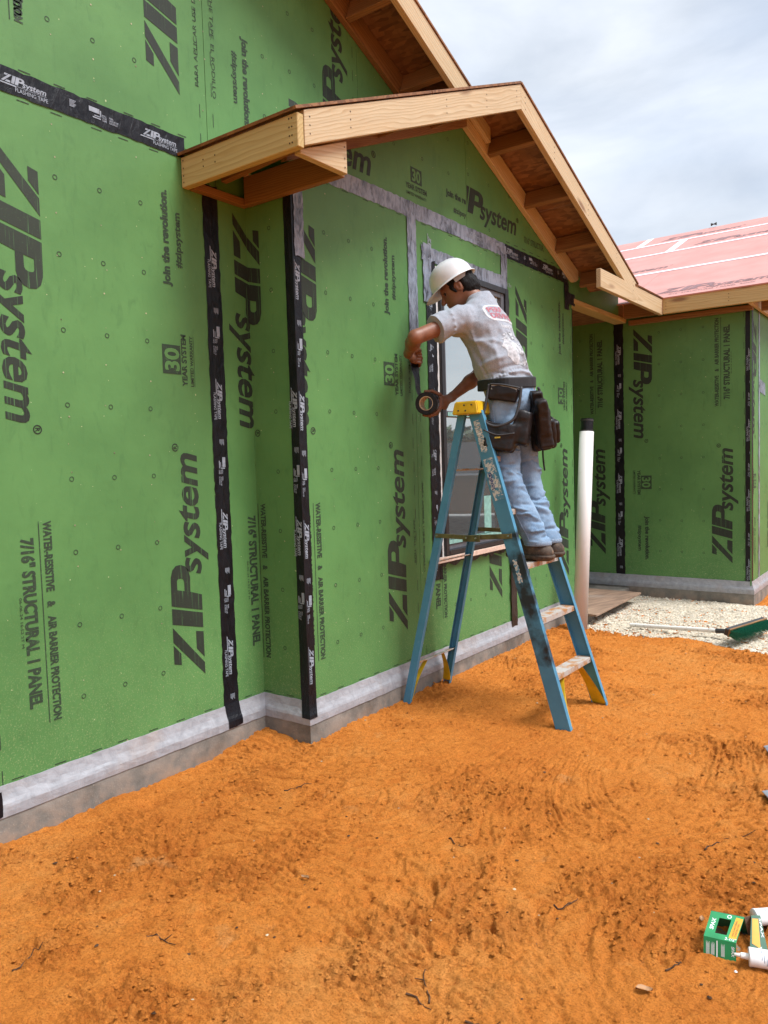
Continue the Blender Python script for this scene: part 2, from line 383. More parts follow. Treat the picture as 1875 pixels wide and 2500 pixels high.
def ground_h(x, y):
    near = np.exp(-(((x-2)/5)**2+((y-2)/6)**2)**2)
    h = .035*fbm(x, y, .55, 3, 1) + .022*fbm(x, y, 2.1, 3, 5)
    wx = x+.12*fbm(x, y, 2.2, 2, 31); wy = y+.12*fbm(x, y, 2.2, 2, 37)
    m1 = rough_mask(x, y)
    m2 = sstep(.10, .30, fbm(x, y, 1.1, 2, 23))                          # combed scrapes
    h += near*m1*(.010*np.abs(fbm(wx, wy, 19, 3, 41, .6)) + .010*sstep(.0, .4, fbm(wx, wy, 55, 2, 43)) - .007*sstep(.15, .36, fbm(wx, wy, 33, 2, 47)))
    a = .62+1.2*fbm(x, y, .5, 2, 77); su = wx*np.cos(a)+wy*np.sin(a); sv = -wx*np.sin(a)+wy*np.cos(a)
    h += near*m2*.0045*np.clip(vnoise(su*5, sv*62, 53)+.5*vnoise(su*9, sv*105, 54), -.4, .4)
    mm = .45+.55*np.maximum(m1, m2); wq = 2*vnoise(su*3, sv*3, 4)
    h -= near*mm*(.013*sstep(.17, .31, vnoise(su*15+wq, sv*52, 59)) + .011*sstep(.18, .32, vnoise(su*23+wq, sv*80, 65)) + .010*sstep(.2, .34, vnoise(wx*46, wy*40, 67)))
    h += near*(.0048+.0045*m1)*fbm(wx, wy, 60, 2, 61, .8)
    # boot prints and scrapes pressed in
    for px, py, ang, L_, W_, dp in PRINTS:
        k = (np.abs(x-px) < .24) & (np.abs(y-py) < .24)
        if not k.any(): continue
        c, s = math.cos(ang), math.sin(ang); xx, yy = x[k], y[k]; dx = xx-px; dy = yy-py; u = dx*c+dy*s; v = -dx*s+dy*c
        d = np.sqrt((u/L_)**2+(v/W_)**2); ins = 1-sstep(.75, 1.05, d)
        h[k] += -dp*ins*(1+.35*np.sin(u*230+3*vnoise(xx*25, yy*25, 72))*(np.abs(v) < W_*.8)) + .55*dp*np.exp(-((d-1.15)/.16)**2)*(.6+vnoise(xx*40, yy*40, 71))
    # spill against the footing, hollow beside it
    h += near*.03*np.exp(-((x-.08)/.12)**2)*sstep(.6, 1.05, y)*(1-sstep(1.05, 1.2, y))
    h += .045*np.exp(-(((x-.15)/.10)**2+((y-.12)/.10)**2)) - .05*np.exp(-(((x-.20)/.05)**2+((y-.20)/.06)**2))
    h -= .012*np.exp(-((x-.05)/.2)**2)*(y < 1.0)
    return h - gravel_mask(x, y)*.012
rg = random.Random(3); PRINTS = []
for i in range(46):
    PRINTS.append((rg.uniform(.5, 3.8), rg.uniform(-.9, 4.1), rg.uniform(0, 6.28), rg.uniform(.08, .15), rg.uniform(.035, .06), rg.uniform(.003, .009)))
@material
def soil(b):
    g = b.coord(src='Object'); big = b.noise(g, .9, 5, .6, .4); mid = b.noise(g, 11, 6, .65, .3); fine = b.noise(g, 150, 5, .75); gr = b.noise(g, 520, 2, .6)
    c = b.ramp(b.math('ADD', b.math('MULTIPLY', big, .6), b.math('MULTIPLY', mid, .4)), (.36, (.60, .182, .029)), (.5, (.71, .238, .041)), (.66, (.75, .30, .070)))
    da = b.n('ShaderNodeAttribute', attribute_name='crumb_tone')
    c = b.mix(b.math('MULTIPLY', da.outputs['Fac'], .34), c, (.40, .105, .016))  # darker, redder tone in the rough, crumbly patches
    c = b.mix(b.math('MULTIPLY', b.ramp(fine, (.48, 0), (.64, 1)), .62), c, (.27, .062, .009))
    c = b.mix(b.math('MULTIPLY', b.ramp(gr, (.56, 0), (.70, 1)), .3), c, (.70, .34, .12))
    c = b.mix(b.ramp(b.noise(g, 2.3, 5, .65), (.64, 0), (.76, .5)), c, (.66, .40, .17))
    b.set(color=c, rough=.95, spec=.1)
    p = b.bump(b.noise(g, 40, 5, .7), .45, .016); p = b.bump(fine, 1.0, .013, p); b.bump(gr, .8, .005, p)
def build_ground():
    def axis(lo, hi, st, far):
        core = list(np.arange(lo, hi, st)); g = []; d = st
        x = hi
        while x < far: g.append(x); d *= 1.22; x += d
        x = lo-st; d = st; q = []
        while x > -far: q.append(x); d *= 1.22; x -= d
        return np.array([-far]+q[::-1]+core+g+[far])
    ys = [-.75]
    while ys[-1] < 5.3: ys.append(ys[-1]+.0048+.0013*max(0, ys[-1]+.75))
    core_y = np.array(ys); ends = axis(-.75, 5.3, .02, 600.); ys = np.concatenate([ends[ends < -.75-.005], core_y, ends[ends > core_y[-1]+.005]])
    xs = axis(-.05, 3.3, .0062, 600.)
    X, Y = np.meshgrid(xs, ys); Z = ground_h(X, Y)
    fade = np.exp(-(np.maximum(np.abs(X), np.abs(Y))/60)**2); Z = Z*fade
    nx, ny = len(xs), len(ys)
    me = bpy.data.meshes.new('ground'); me.vertices.add(nx*ny)
    me.vertices.foreach_set('co', np.stack([X, Y, Z], -1).astype(np.float32).ravel())
    i = np.arange((nx-1)*(ny-1)); r = i//(nx-1); c = i % (nx-1); a = r*nx+c
    q = np.stack([a, a+1, a+nx+1, a+nx], -1).astype(np.int32)
    me.loops.add(len(i)*4); me.loops.foreach_set('vertex_index', q.ravel()); me.polygons.add(len(i))
    me.polygons.foreach_set('loop_start', (np.arange(len(i))*4).astype(np.int32))
    me.polygons.foreach_set('use_smooth', np.ones(len(i), bool)); me.update(); me.validate()
    at = me.attributes.new('crumb_tone', 'FLOAT', 'POINT'); at.data.foreach_set('value', (rough_mask(X, Y)*(.45+.9*np.clip(fbm(X, Y, 9, 3, 83)+.3, 0, 1))).astype(np.float32).ravel())
    me.materials.append(MATS['soil']); o = bpy.data.objects.new('ground', me); link(o, kind='structure', label='bare orange sandy soil, scraped and trodden, around the house')
def gh(x, y): return float(ground_h(np.array([float(x)]), np.array([float(y)]))[0])
build_ground()

simple('road_grey', (.17, .17, .165), .9, var=.25, scale=9)
mesh_ob('road', [(4.2, 7.2, .05), (40, 7.2, .05), (40, 20, .06), (4.2, 20, .06)], [(0, 1, 2, 3)], 'road_grey', kind='structure')
# gravel bed in front of the porch
simple('gravel_stone', (.62, .55, .44), .85, var=.22, scale=14)
simple('gravel_bed', (.50, .42, .31), .95, var=.3, scale=60, bump=.5)
def rock_geo(rs, r):
    V = []; k = [(.0, 0, 1), (.9, 0, .1), (.28, .85, .0), (-.72, .52, .15), (-.72, -.52, -.1), (.28, -.85, .12), (0, 0, -.8)]
    for p in k: V.append(Vector(p)*r*rs.uniform(.7, 1.2))
    F = [(0, 1, 2), (0, 2, 3), (0, 3, 4), (0, 4, 5), (0, 5, 1), (6, 2, 1), (6, 3, 2), (6, 4, 3), (6, 5, 4), (6, 1, 5)]
    return V, F
def scatter(name, mat, n, sampler, size, seed, label=None, cat=None, squash=.7):
    rs = random.Random(seed); V = []; F = []; shapes = [rock_geo(rs, 1) for _ in range(8)]
    pts = [sampler(rs) for _ in range(n)]; pts = [p for p in pts if p]
    hs = ground_h(np.array([p[0] for p in pts]), np.array([p[1] for p in pts]))
    for (x, y), h in zip(pts, hs):
        s = size(rs); a = rs.uniform(0, 6.28); c, sn = math.cos(a), math.sin(a); sv, sf = rs.choice(shapes); o = len(V)
        V += [(x+s*(v.x*c-v.y*sn), y+s*(v.x*sn+v.y*c), h+s*(.25+v.z*squash)) for v in sv]; F += [tuple(i+o for i in f) for f in sf]
    return mesh_ob(name, V, F, mat, label=label, cat=cat, kind='stuff')
def gs(rs):
    x = rs.uniform(.4, 3.2)**1.0; y = rs.uniform(4.0, 5.98)
    return (x, y) if float(gravel_mask(np.array([x]), np.array([y]))[0]) > rs.uniform(.3, .7) else None
GRV = scatter('gravel', 'gravel_stone', 20000, gs, lambda r: r.uniform(.006, .013), 5, 'pale crushed gravel spread in front of the porch', 'gravel')
def bed():
    xs = np.arange(.34, 3.2, .03); ys = np.arange(3.9, 6.0, .03); X, Y = np.meshgrid(xs, ys); Mk = gravel_mask(X, Y); Z = ground_h(X, Y)+.010*sstep(.2, .7, Mk)-.004; nx = len(xs)
    V = np.stack([X, Y, Z], -1).reshape(-1, 3); F = [(j*nx+i, j*nx+i+1, (j+1)*nx+i+1, (j+1)*nx+i) for j in range(len(ys)-1) for i in range(nx-1) if Mk[j, i] > .3]
    o = mesh_ob('gravel_bed', V, F, 'gravel_bed', GRV, smooth=True, kind='stuff')
bed()
_r = np.random.RandomState(4); _x = _r.uniform(.03, 3.4, 90000); _y = _r.uniform(-.75, 4.3, 90000)**1.0; _k = rough_mask(_x, _y) > _r.uniform(-.12, 1.0, 90000)
_c = iter(list(zip(_x[_k], _y[_k])))
def cs(rs): return next(_c, None)
scatter('soil_clods', 'soil', 34000, cs, lambda r: .0024+.0095*r.random()**5, 9, 'loose crumbs of orange soil strewn over the ground', 'soil')

# ------------------------------------------------------------------ the house
house = empty('house', label='house under construction, green printed wall sheathing, open pine eaves, pink roof', cat='house')
PW, FS = 1.219, 3.07
XP, YC, YR, YB, XS = .319, 1.114, 4.60, 5.983, 1.47
ZS = 2.928
T = text_geo
def panel_prints(par, fmap, ul, flip=False, dv=0, S=FS, u0=None, u1=None, v0=None, v1=None, poly=None, only=None, dash=True, hole=None):
    """the maker's printing of one 4 ft sheet, cut to the piece in place"""
    def fin(g):
        V, F = g
        if flip: V = [(PW-a, S-b) for a, b in V]
        V = [(a+ul, b+dv) for a, b in V]
        return clip((V, F), u0, u1, v0, v1, poly)
    def emit(key, name, gs, mat):
        if only and key not in only: return
        g = gs[0]
        for q in gs[1:]: g = joinG2(g, q)
        g = fin(g)
        if hole and g[1]:
            a0, a1, b0, b1 = hole
            parts = [clip(g, u1=a0), clip(g, u0=a1), clip(g, u0=a0, u1=a1, v1=b0), clip(g, u0=a0, u1=a1, v0=b1)]
            g = parts[0]
            for q in parts[1:]: g = joinG2(g, q)
        put(name, g, fmap, mat, par, kind='stuff' if key in 'RSJW' else None)
    emit('A', 'printed_logo', [lay(logo_geo(.183), 'up', 1.063, .403)], 'print_ink')
    emit('B', 'printed_logo', [lay(logo_geo(.183), 'down', .147, 2.70)], 'print_ink')
    emit('J', 'printed_slogan', [lay(T('Join the revolution.', .039, .44, 0, .05), 'up', .96, 2.266)], 'print_fine')
    emit('J', 'printed_hashtag', [lay(T('#zipsystem', .034, .256, 0, .03), 'up', 1.031, 2.36)], 'print_fine')
    emit('W', 'printed_badge', [poly_geo([(.895, 1.86), (1.0, 1.86), (1.0, 1.995), (.895, 1.995)]), lay(T('YEAR SYSTEM', .028, .245, 0, .04), 'up', 1.034, 1.805), lay(T('LIMITED WARRANTY', .018, .24, 0, .026), 'up', 1.074, 1.807),
         poly_geo([(1.079, 1.807), (1.081, 1.807), (1.081, 2.047), (1.079, 2.047)])], 'print_fine')
    if not only or 'W' in only:
        g = fin(lay(T('30', .08, .105, 0, .03), 'up', .988, 1.875))
        if g[1] and not hole: put('badge_number', g, lambda a, b: fmap(a, b, .0022), 'sheathing_green', par)
    emit('S', 'printed_rule', [poly_geo([(.245, .397), (.249, .397), (.249, 1.22), (.245, 1.22)])], 'print_fine')
    emit('S', 'printed_barrier_text', [lay(T('WATER-RESISTIVE    &    AIR BARRIER PROTECTION', .033, .82, 0, .042), 'down', .267, 1.22)], 'print_fine')
    emit('S', 'printed_grade_text', [lay(T('7/16" STRUCTURAL 1 PANEL', .050, .685, 0, .046), 'down', .171, 1.157)], 'print_fine')
    emit('S', 'printed_date', [lay(T('06-06-24 16:52 ST M', .011, .2), 'down', .150, .924)], 'print_fine')
    rr = random.Random(int(abs(ul)*977)+3); fs = []
    for u in (.012, .404, .61, .812, 1.207):
        v = .25
        while v < 2.85:
            a, b_, q = u+rr.gauss(0, .012), v+rr.uniform(-.05, .05), rr.uniform(.0022, .0042)
            if rr.random() < .62: fs.append(poly_geo([(a+q*math.cos(t), b_+q*math.sin(t)) for t in np.linspace(0, 6.283, 7)[:-1]]))
            v += .16
    emit('R', 'nail_heads', fs, 'fastener')
    gs = [ring_geo(u, .465+.3067*k) for u in (.404, .608, .815) for k in range(8)]
    if dash:
        rr = random.Random(int(ul*1000)+5)
        for u in (.043, 1.176):
            v = .2
            while v < 2.86:
                a = u+rr.uniform(-.004, .004); gs.append(poly_geo([(a, v), (a+.0035, v), (a+.0035, v+.065), (a, v+.065)])); v += .14+rr.uniform(-.01, .02)
        for v in (.215, 2.865):
            for i in range(7):
                a = .09+i*.16+rr.uniform(-.02, .02); gs.append(poly_geo([(a, v), (a+.05, v), (a+.05, v+.004), (a, v+.004)]))
    emit('R', 'nail_guide_marks', gs, 'print_fine')
def nmap(org, ud, nrm):
    org, ud, nrm = Vector(org), Vector(ud), Vector(nrm)
    return lambda a, b, e=.0014: org + ud*a + Vector((0, 0, b)) + nrm*e
MW1 = nmap((0, 0, 0), (0, 1, 0), (1, 0, 0)); MPOP = nmap((XP, 0, 0), (0, 1, 0), (1, 0, 0))
MRET = nmap((0, YC, 0), (1, 0, 0), (0, -1, 0)); MBK = nmap((0, YB, 0), (1, 0, 0), (0, -1, 0)); MSD = nmap((XS, 0, 0), (0, 1, 0), (1, 0, 0))
def panel(poly, fmap, nrm, th=.011, **k):
    """poly in (u,v); object origin at world origin so the colour runs with height"""
    nrm = Vector(nrm); V = [fmap(a, b, 0) for a, b in poly]; n = len(V)
    V = V + [p-nrm*th for p in V]; F = [tuple(range(n)), tuple(range(2*n-1, n-1, -1))] + [(i, n+i, n+(i+1) % n, (i+1) % n) for i in range(n)]
    o = mesh_ob('sheathing_panel', V, F, 'sheathing_green', house, **k)
    bm = bmesh.new(); bm.from_mesh(o.data); bmesh.ops.recalc_face_normals(bm, faces=bm.faces[:]); bm.to_mesh(o.data); bm.free(); return o
def rect(a, b, c, d): return [(a, c), (b, c), (b, d), (a, d)]
X_ = (1, 0, 0); Y_ = (0, -1, 0)
zin = lambda y: 3.94-.4167*(y-2.15)                 # underside of the main gable's rake
ZB = .12
# wall beside the camera, lower sheets
for ul in (-2.789, -1.568):
    panel_prints(panel(rect(ul, ul+PW, ZB, ZS), MW1, X_), MW1, ul)
panel_prints(panel(rect(-.347, .871, ZB, ZS-.002), MW1, X_), MW1, -.347)
# the sheet that folds round the inside corner
p = panel(rect(.874, YC, ZB, ZS), MW1, X_); panel_prints(p, MW1, .874, u1=YC-.001)
p = panel(rect(-.03, XP-.0115, ZB, 2.9), MRET, Y_); panel_prints(p, MRET, -.240, u0=.0015, u1=XP-.002)
# upper sheets of the main gable
rk = [((2.15, 3.94+.10), (.385, .923))]
def upper(a, b, **k):
    return panel([(a, ZS+.002), (b, ZS+.002), (b, max(ZS+.01, min(zin(b)+.10, 6.5))), (a, min(zin(a)+.10, 6.5))], MW1, X_)
panel_prints(upper(-1.568, -.350), MW1, -1.568, dv=2.768, poly=rk)
p = upper(-.347, .879); panel_prints(p, MW1, -.343, dv=2.768, poly=rk, only='ABSRW')
put('printed_slogan', lay(T('Join the revolution.', .039, .44, 0, .05), 'down', -.075, 3.62), MW1, 'print_fine', p)
p = upper(.882, 2.098); panel_prints(p, MW1, .878, flip=True, S=5.873+.0, dv=0, poly=rk, v0=ZS+.01, only='ABJRW')
for yy, s in ((.838, 'PARA APLICAR USE EL RODILLO'), (.925, 'ROLL THE TAPE. EL RODILLO')):
    put('printed_seam_text', lay(T(s, .022, .62), 'up' if yy < .88 else 'down', yy, 3.25 if yy < .88 else 3.85), MW1, 'print_fine', p)
upper(2.101, 3.32); upper(3.323, 4.6)
# bump-out
p = panel(rect(YC, 2.168, ZB, ZS-.002), MPOP, X_); panel_prints(p, MPOP, .951, u0=YC+.003)
for yy, md, s, z0 in ((2.118, 'up', 'PARA APLICAR', 1.83), (2.125, 'up', 'ROLL THE TAPE:', .80)):
    put('printed_seam_text', lay(T(s, .020, .27), md, yy, z0), MPOP, 'print_fine', p)
WY0, WY1, WZ0, WZ1 = 2.45, 3.362, .806, 2.645
bm = bmesh.new(); ysn = [2.171, WY0, WY1, 3.388]; zsn = [ZB, WZ0, WZ1, ZS-.002]
gv = [[bm.verts.new((XP, a, b)) for a in ysn] for b in zsn]
for i in range(3):
    for j in range(3):
        if (i, j) != (1, 1): bm.faces.new((gv[i][j], gv[i][j+1], gv[i+1][j+1], gv[i+1][j]))
r = bmesh.ops.extrude_face_region(bm, geom=bm.faces[:]); bmesh.ops.translate(bm, verts=[v for v in r['geom'] if isinstance(v, bmesh.types.BMVert)], vec=(-.011, 0, 0))
bmesh.ops.recalc_face_normals(bm, faces=bm.faces[:]); p = bm_ob('sheathing_panel', bm, 'sheathing_green', house)
panel_prints(p, MPOP, 2.170, hole=(WY0-.02, WY1+.02, WZ0-.03, WZ1+.05), only='ASR')
put('printed_seam_text', lay(T('PARA APLICAR USE EL RODILLO', .020, .55), 'down', 2.205, 1.28), MPOP, 'print_fine', p)
p = panel(rect(3.391, YR, ZB, ZS-.002), MPOP, X_); panel_prints(p, MPOP, 3.391)
# bump-out gable, sheets laid level
p = panel([(YC, ZS+.002), (2.838, ZS+.002), (2.838, 3.68), (YC, 2.98)], MPOP, X_)
put('printed_logo', clip(lay(logo_geo(.190), 'h', .655, 3.015), u0=YC+.01), MPOP, 'print_ink', p)
g = joinG2(poly_geo(rect(2.178, 2.298, 3.092, 3.182)), lay(T('YEAR SYSTEM', .030, .23, 0, .034), 'h', 2.122, 3.048)); g = joinG2(g, lay(T('LIMITED WARRANTY', .018, .22, 0, .012), 'h', 2.128, 3.012))
put('printed_badge', g, MPOP, 'print_fine', p); put('badge_number', lay(T('30', .066, .09, 0, .03), 'h', 2.192, 3.104), lambda a, b: MPOP(a, b, .0022), 'sheathing_green', p)
put('printed_slogan', lay(T('Join the re', .039, .255, 0, .05), 'h', 2.578, 3.118), MPOP, 'print_fine', p); put('printed_hashtag', lay(T('#zipsy', .034, .165, 0, .03), 'h', 2.668, 3.03), MPOP, 'print_fine', p)
def rings(pts):
    g = ring_geo(*pts[0])
    for q in pts[1:]: g = joinG2(g, ring_geo(*q))
    return g
put('nail_guide_marks', rings([(2.31, 3.262), (2.616, 3.474), (2.01, 3.261), (2.616, 3.261), (1.70, 3.05)]), MPOP, 'print_fine', p, kind='stuff')
p = panel([(2.841, ZS+.002), (4.66, ZS+.002), (4.66, 2.97), (2.841, 3.68)], MPOP, X_)
put('printed_logo', clip(lay(logo_geo(.172), 'h', 2.55, 3.075), u0=2.846), MPOP, 'print_ink', p)
g = rings([(2.844+.03, 3.53), (2.87, 3.324), (3.153, 3.326), (3.464, 3.329), (3.153, 3.02)])
for i in range(9): g = joinG2(g, poly_geo(rect(3.4+i*.13, 3.46+i*.13, 2.992, 2.997)))
put('nail_guide_marks', g, MPOP, 'print_fine', p, kind='stuff'); put('printed_grade_text', clip(lay(T('7/16" STRUCTURAL', .046, .4, 0, .016), 'h', 3.70, 3.05), u1=4.05), MPOP, 'print_fine', p)
# porch recess and the wall beyond
panel([(-1.0, ZB), (XP-.012, ZB), (XP-.012, 2.78), (-1.0, 2.78)], nmap((0, YR, 0), (1, 0, 0), (0, 1, 0)), (0, 1, 0))
panel([(YR, ZB), (YB, ZB), (YB, 2.78), (YR, 2.78)], nmap((-1.0, 0, 0), (0, 1, 0), (1, 0, 0)), (1, 0, 0))
p = panel(rect(-.983, .234, ZB, 2.80), MBK, Y_); panel_prints(p, MBK, -.983, only='AR'); panel_prints(p, MBK, -.983, flip=True, only='S', dash=False)
p = panel(rect(.237, XS-.001, ZB, 2.80), MBK, Y_); panel_prints(p, MBK, .232, flip=True, u1=XS-.003)
for ul in (YB-.011, YB+1.211, YB+2.433):
    p = panel(rect(ul, ul+PW-.002, ZB, 2.80), MSD, X_); panel_prints(p, MSD, ul-.12, u0=ul+.003, u1=ul+PW-.004, flip=True)

# foundation and flashing membrane follow the wall line
PLAN = [(0, -4.0), (0, YC), (XP, YC), (XP, YR), (-1.0, YR), (-1.0, YB), (XS, YB), (XS, 10.0)]
def offs(d):
    P = [Vector((x, y)) for x, y in PLAN]; o = []
    for i, q in enumerate(P):
        ns = []
        if i > 0: t = (q-P[i-1]).normalized(); ns.append(Vector((t.y, -t.x)))
        if i < len(P)-1: t = (P[i+1]-q).normalized(); ns.append(Vector((t.y, -t.x)))
        n = ns[0] if len(ns) == 1 else (ns[0]+ns[1])/(1+ns[0].dot(ns[1])); o.append(q+n*d)
    return o
def sweep(name, prof, mat, seg=None, jit=0, **k):
    """profile (offset, z) swept along the wall line, finely divided so it can be uneven"""
    rows = [offs(d) for d, z in prof]; V = []; F = []; n = len(prof); rs = random.Random(len(prof)); st = []
    for i in range(len(PLAN)-1):
        L_ = (rows[0][i+1]-rows[0][i]).length; m_ = max(1, int(L_/seg)) if seg else 1
        for j in range(m_+(1 if i == len(PLAN)-2 else 0)): st.append((i, j/m_))
    for i, t in st:
        jj = [rs.uniform(-1, 1)*jit if 0 < t < 1 else 0 for _ in prof]
        for q, (d, z) in enumerate(prof):
            a, b = rows[q][i], rows[q][i+1]; c = a.lerp(b, t); nn = (b-a).normalized(); c = c + Vector((nn.y, -nn.x))*abs(jj[q])*.6
            V.append((c.x, c.y, z+jj[q]*.5))
    for i in range(len(st)-1):
        for q in range(n-1): F.append((i*n+q, i*n+q+1, (i+1)*n+q+1, (i+1)*n+q))
    return mesh_ob(name, V, F, mat, house, **k)
sweep('foundation', [(-.14, -.4), (-.14, .1), (.018, .1), (.024, .094), (.024, -.4)], 'concrete', seg=.5)
sweep('base_membrane', [(.0025, .208), (.004, .207), (.007, .186), (.011, .168), (.0165, .152), (.0225, .140), (.0262, .128), (.0272, .110), (.0270, .091), (.0245, .090)], 'membrane', seg=.045, jit=.0026)
box_ob('porch_slab', (-.975, 4.625, -.3), (.33, 5.958, .075), 'concrete', house, bev=.004)

# ------------------------------------------------------------------ tape
def tape(A, B, offsets, mat='tape_black', prints=None, lift=.0022, seg=.028, wob=.0034, seed=0, nl=None):
    """strip laid from A to B; offsets = points across it relative to the centre line (3d); nl = outward normal"""
    A, B = Vector(A), Vector(B); nl = Vector(nl); L_ = (B-A).length; m_ = max(2, int(L_/seg)); rs = random.Random(seed+int(L_*1000)); V = []; F = []; n = len(offsets)
    dirn = (B-A).normalized()
    for i in range(m_+1):
        for j, o in enumerate(offsets):
            o = Vector(o); e = wob*rs.uniform(-1, 1) if j in (0, n-1) else 0
            V.append(A.lerp(B, i/m_)+o+(o.normalized() if o.length > 0 else nl)*e+nl*(lift+rs.uniform(0, .0018)) + (dirn*rs.uniform(-.006, .006) if i in (0, m_) else Vector()))
    for i in range(m_):
        for j in range(n-1): F.append((i*n+j, i*n+j+1, (i+1)*n+j+1, (i+1)*n+j))
    return mesh_ob('flashing_tape', V, F, mat, house)
_unit = None
def unit():
    global _unit
    if _unit: return _unit
    g = sh(logo_geo(.031, reg=False), 0, .040)
    g = joinG2(g, poly_geo([(-.01, .036), (.06, .036), (.058, .031), (-.016, .031)], [(.06, .036), (.185, .036), (.185, .0345), (.06, .0345)]))
    g = joinG2(g, sh(T('FLASHING TAPE', .0155, .135, 0, .01), .055, .0145))
    for i in range(6): g = joinG2(g, poly_geo([(.285, .068-i*.005), (.285+.03-.004*(i % 3), .068-i*.005), (.315-.004*(i % 3), .0655-i*.005), (.285, .0655-i*.005)]))
    g = joinG2(g, poly_geo([(.375, .052), (.425, .052), (.425, .072), (.375, .072)], [(.427, .068), (.433, .068), (.433, .040), (.427, .040)], [(.400, .043), (.433, .043), (.433, .039), (.400, .039)], [(.392, .030), (.430, .030), (.430, .035), (.392, .035)]))
    for i, w in enumerate(('ROLL', 'THE', 'TAPE')): g = joinG2(g, sh(T(w, .0075, .022, 0, .02), .437, .047-i*.010))
    for i, w in enumerate(('PARA', 'APLICAR USE', 'EL RODILLO')): g = joinG2(g, sh(T(w, .0075, (.02, .045, .04)[i], 0, .02), .472, .047-i*.010))
    _unit = g; return g
def tape_text(tp, fmap, mode, left, starts, end=None, **cl):
    g = None
    for s in starts:
        q = lay(unit(), mode, left if mode != 'h' else s, s if mode != 'h' else left); g = q if g is None else joinG2(g, q)
    put('tape_lettering', clip(g, **cl), lambda a, b: fmap(a, b, .0048), 'tape_print', tp, kind='stuff')
hw = .0475
# vertical strip beside the inside corner, one at the left edge, the level strip above
t = tape((0, .875, 2.80), (0, .8755, .10), [(0, -hw, 0), (0, -.02, 0), (0, .02, 0), (0, hw, 0)], nl=X_); tape_text(t, MW1, 'down', .829, [2.477-i*.648+.012 for i in range(4)], v0=.105, v1=2.79)
tape((.029, -.372, .20), (.029, -.372, .093), [(0, -hw, 0), (0, 0, 0), (0, hw, 0)], nl=X_, lift=.001)
t = tape((0, -.372, 2.9), (0, -.372, .19), [(0, -hw, 0), (0, 0, 0), (0, hw, 0)], nl=X_)
t = tape((0, -1.6, ZS), (0, .735, ZS), [(0, 0, -hw), (0, 0, -.015), (0, 0, .02), (0, 0, hw)], nl=X_, seg=.03, wob=.003); tape_text(t, MW1, 'h', ZS-hw, (-1.44, -.795, -.147, .497), u1=.73)
def lap(y, z0=.215, z1=.094, h_=hw):
    V = []; F = []; pr_ = [(.0045, z0), (.0095, .190), (.0145, .168), (.0200, .152), (.0262, .140), (.0298, .128), (.0308, .110), (.0306, z1)]
    for x_, z_ in pr_: V += [(x_, y-h_, z_), (x_, y, z_), (x_, y+h_, z_+(.006 if z_ == z1 else 0))]
    for i in range(len(pr_)-1):
        for j in range(2): F.append((3*i+j, 3*i+j+1, 3*i+4+j, 3*i+3+j))
    return mesh_ob('flashing_tape', V, F, 'tape_black', house)
lap(.876)
V = []; F = []; pr_ = [(.0042, .235), (.0095, .190), (.0145, .168), (.0200, .152), (.0262, .140), (.0300, .124)]
for e_, z_ in pr_: V += [(XP-.052+e_*.9, YC-e_, z_), (XP+e_, YC-e_, z_), (XP+e_, YC+.054-e_*.9, z_)]
for i in range(len(pr_)-1):
    for j in range(2): F.append((3*i+j, 3*i+j+1, 3*i+4+j, 3*i+3+j))
mesh_ob('flashing_tape', V, F, 'tape_black', house)
# corner of the bump-out
t = tape((XP, YC, 2.80), (XP, YC, .125), [(-.052, -.0025, 0), (-.02, -.003, 0), (.001, -.002, 0), (.003, .02, 0), (.003, .053, 0)], nl=(.35, -.35, 0), wob=.001); tape_text(t, MPOP, 'down', YC-.030, [2.42-i*.648 for i in range(4)], u0=YC+.004, v0=.13, v1=2.79)
MRT = nmap((XP, YC-.004, 0), (1, 0, 0), (0, -1, 0))
t2 = tape((XP, YC+.03, 2.80), (XP, YC+.03, 2.45), [(0, -.02, 0), (0, 0, 0), (0, .05, 0)], 'tape_grey', nl=X_, lift=.0065)
put('tape_lettering', clip(lay(unit(), 'down', -.072, 1.79), u1=-.002), MRT, 'tape_print', t, kind='stuff')
put('tape_lettering', clip(lay(unit(), 'down', -.072, 1.142), u1=-.002), MRT, 'tape_print', t, kind='stuff')
# level strip across the bump-out, grey to the window head and black beyond
t = tape((XP, 1.18, ZS-.008), (XP, 3.40, ZS), [(0, 0, -hw), (0, 0, -.02), (0, 0, .015), (0, 0, hw)], 'tape_grey', nl=X_, wob=.004); tape_text(t, MPOP, 'h', ZS-hw, (2.86,))
t = tape((XP, 3.38, ZS), (XP, 4.53, ZS-.006), [(0, 0, -hw), (0, 0, -.02), (0, 0, .015), (0, 0, hw)], nl=X_, wob=.003); tape_text(t, MPOP, 'h', ZS-hw, (3.40, 4.02), u1=4.52)
t = tape((XP, 4.482, ZS-.04), (XP, 4.487, 2.655), [(0, -hw, 0), (0, 0, 0), (0, hw, 0)], nl=X_, lift=.005); tape_text(t, MPOP, 'down', 4.437, (2.80,), v0=2.66)
tape((XP, 4.44, 2.76), (XP, 4.65, 2.755), [(0, 0, -hw), (0, 0, 0), (0, 0, hw)], nl=X_, lift=.0075)
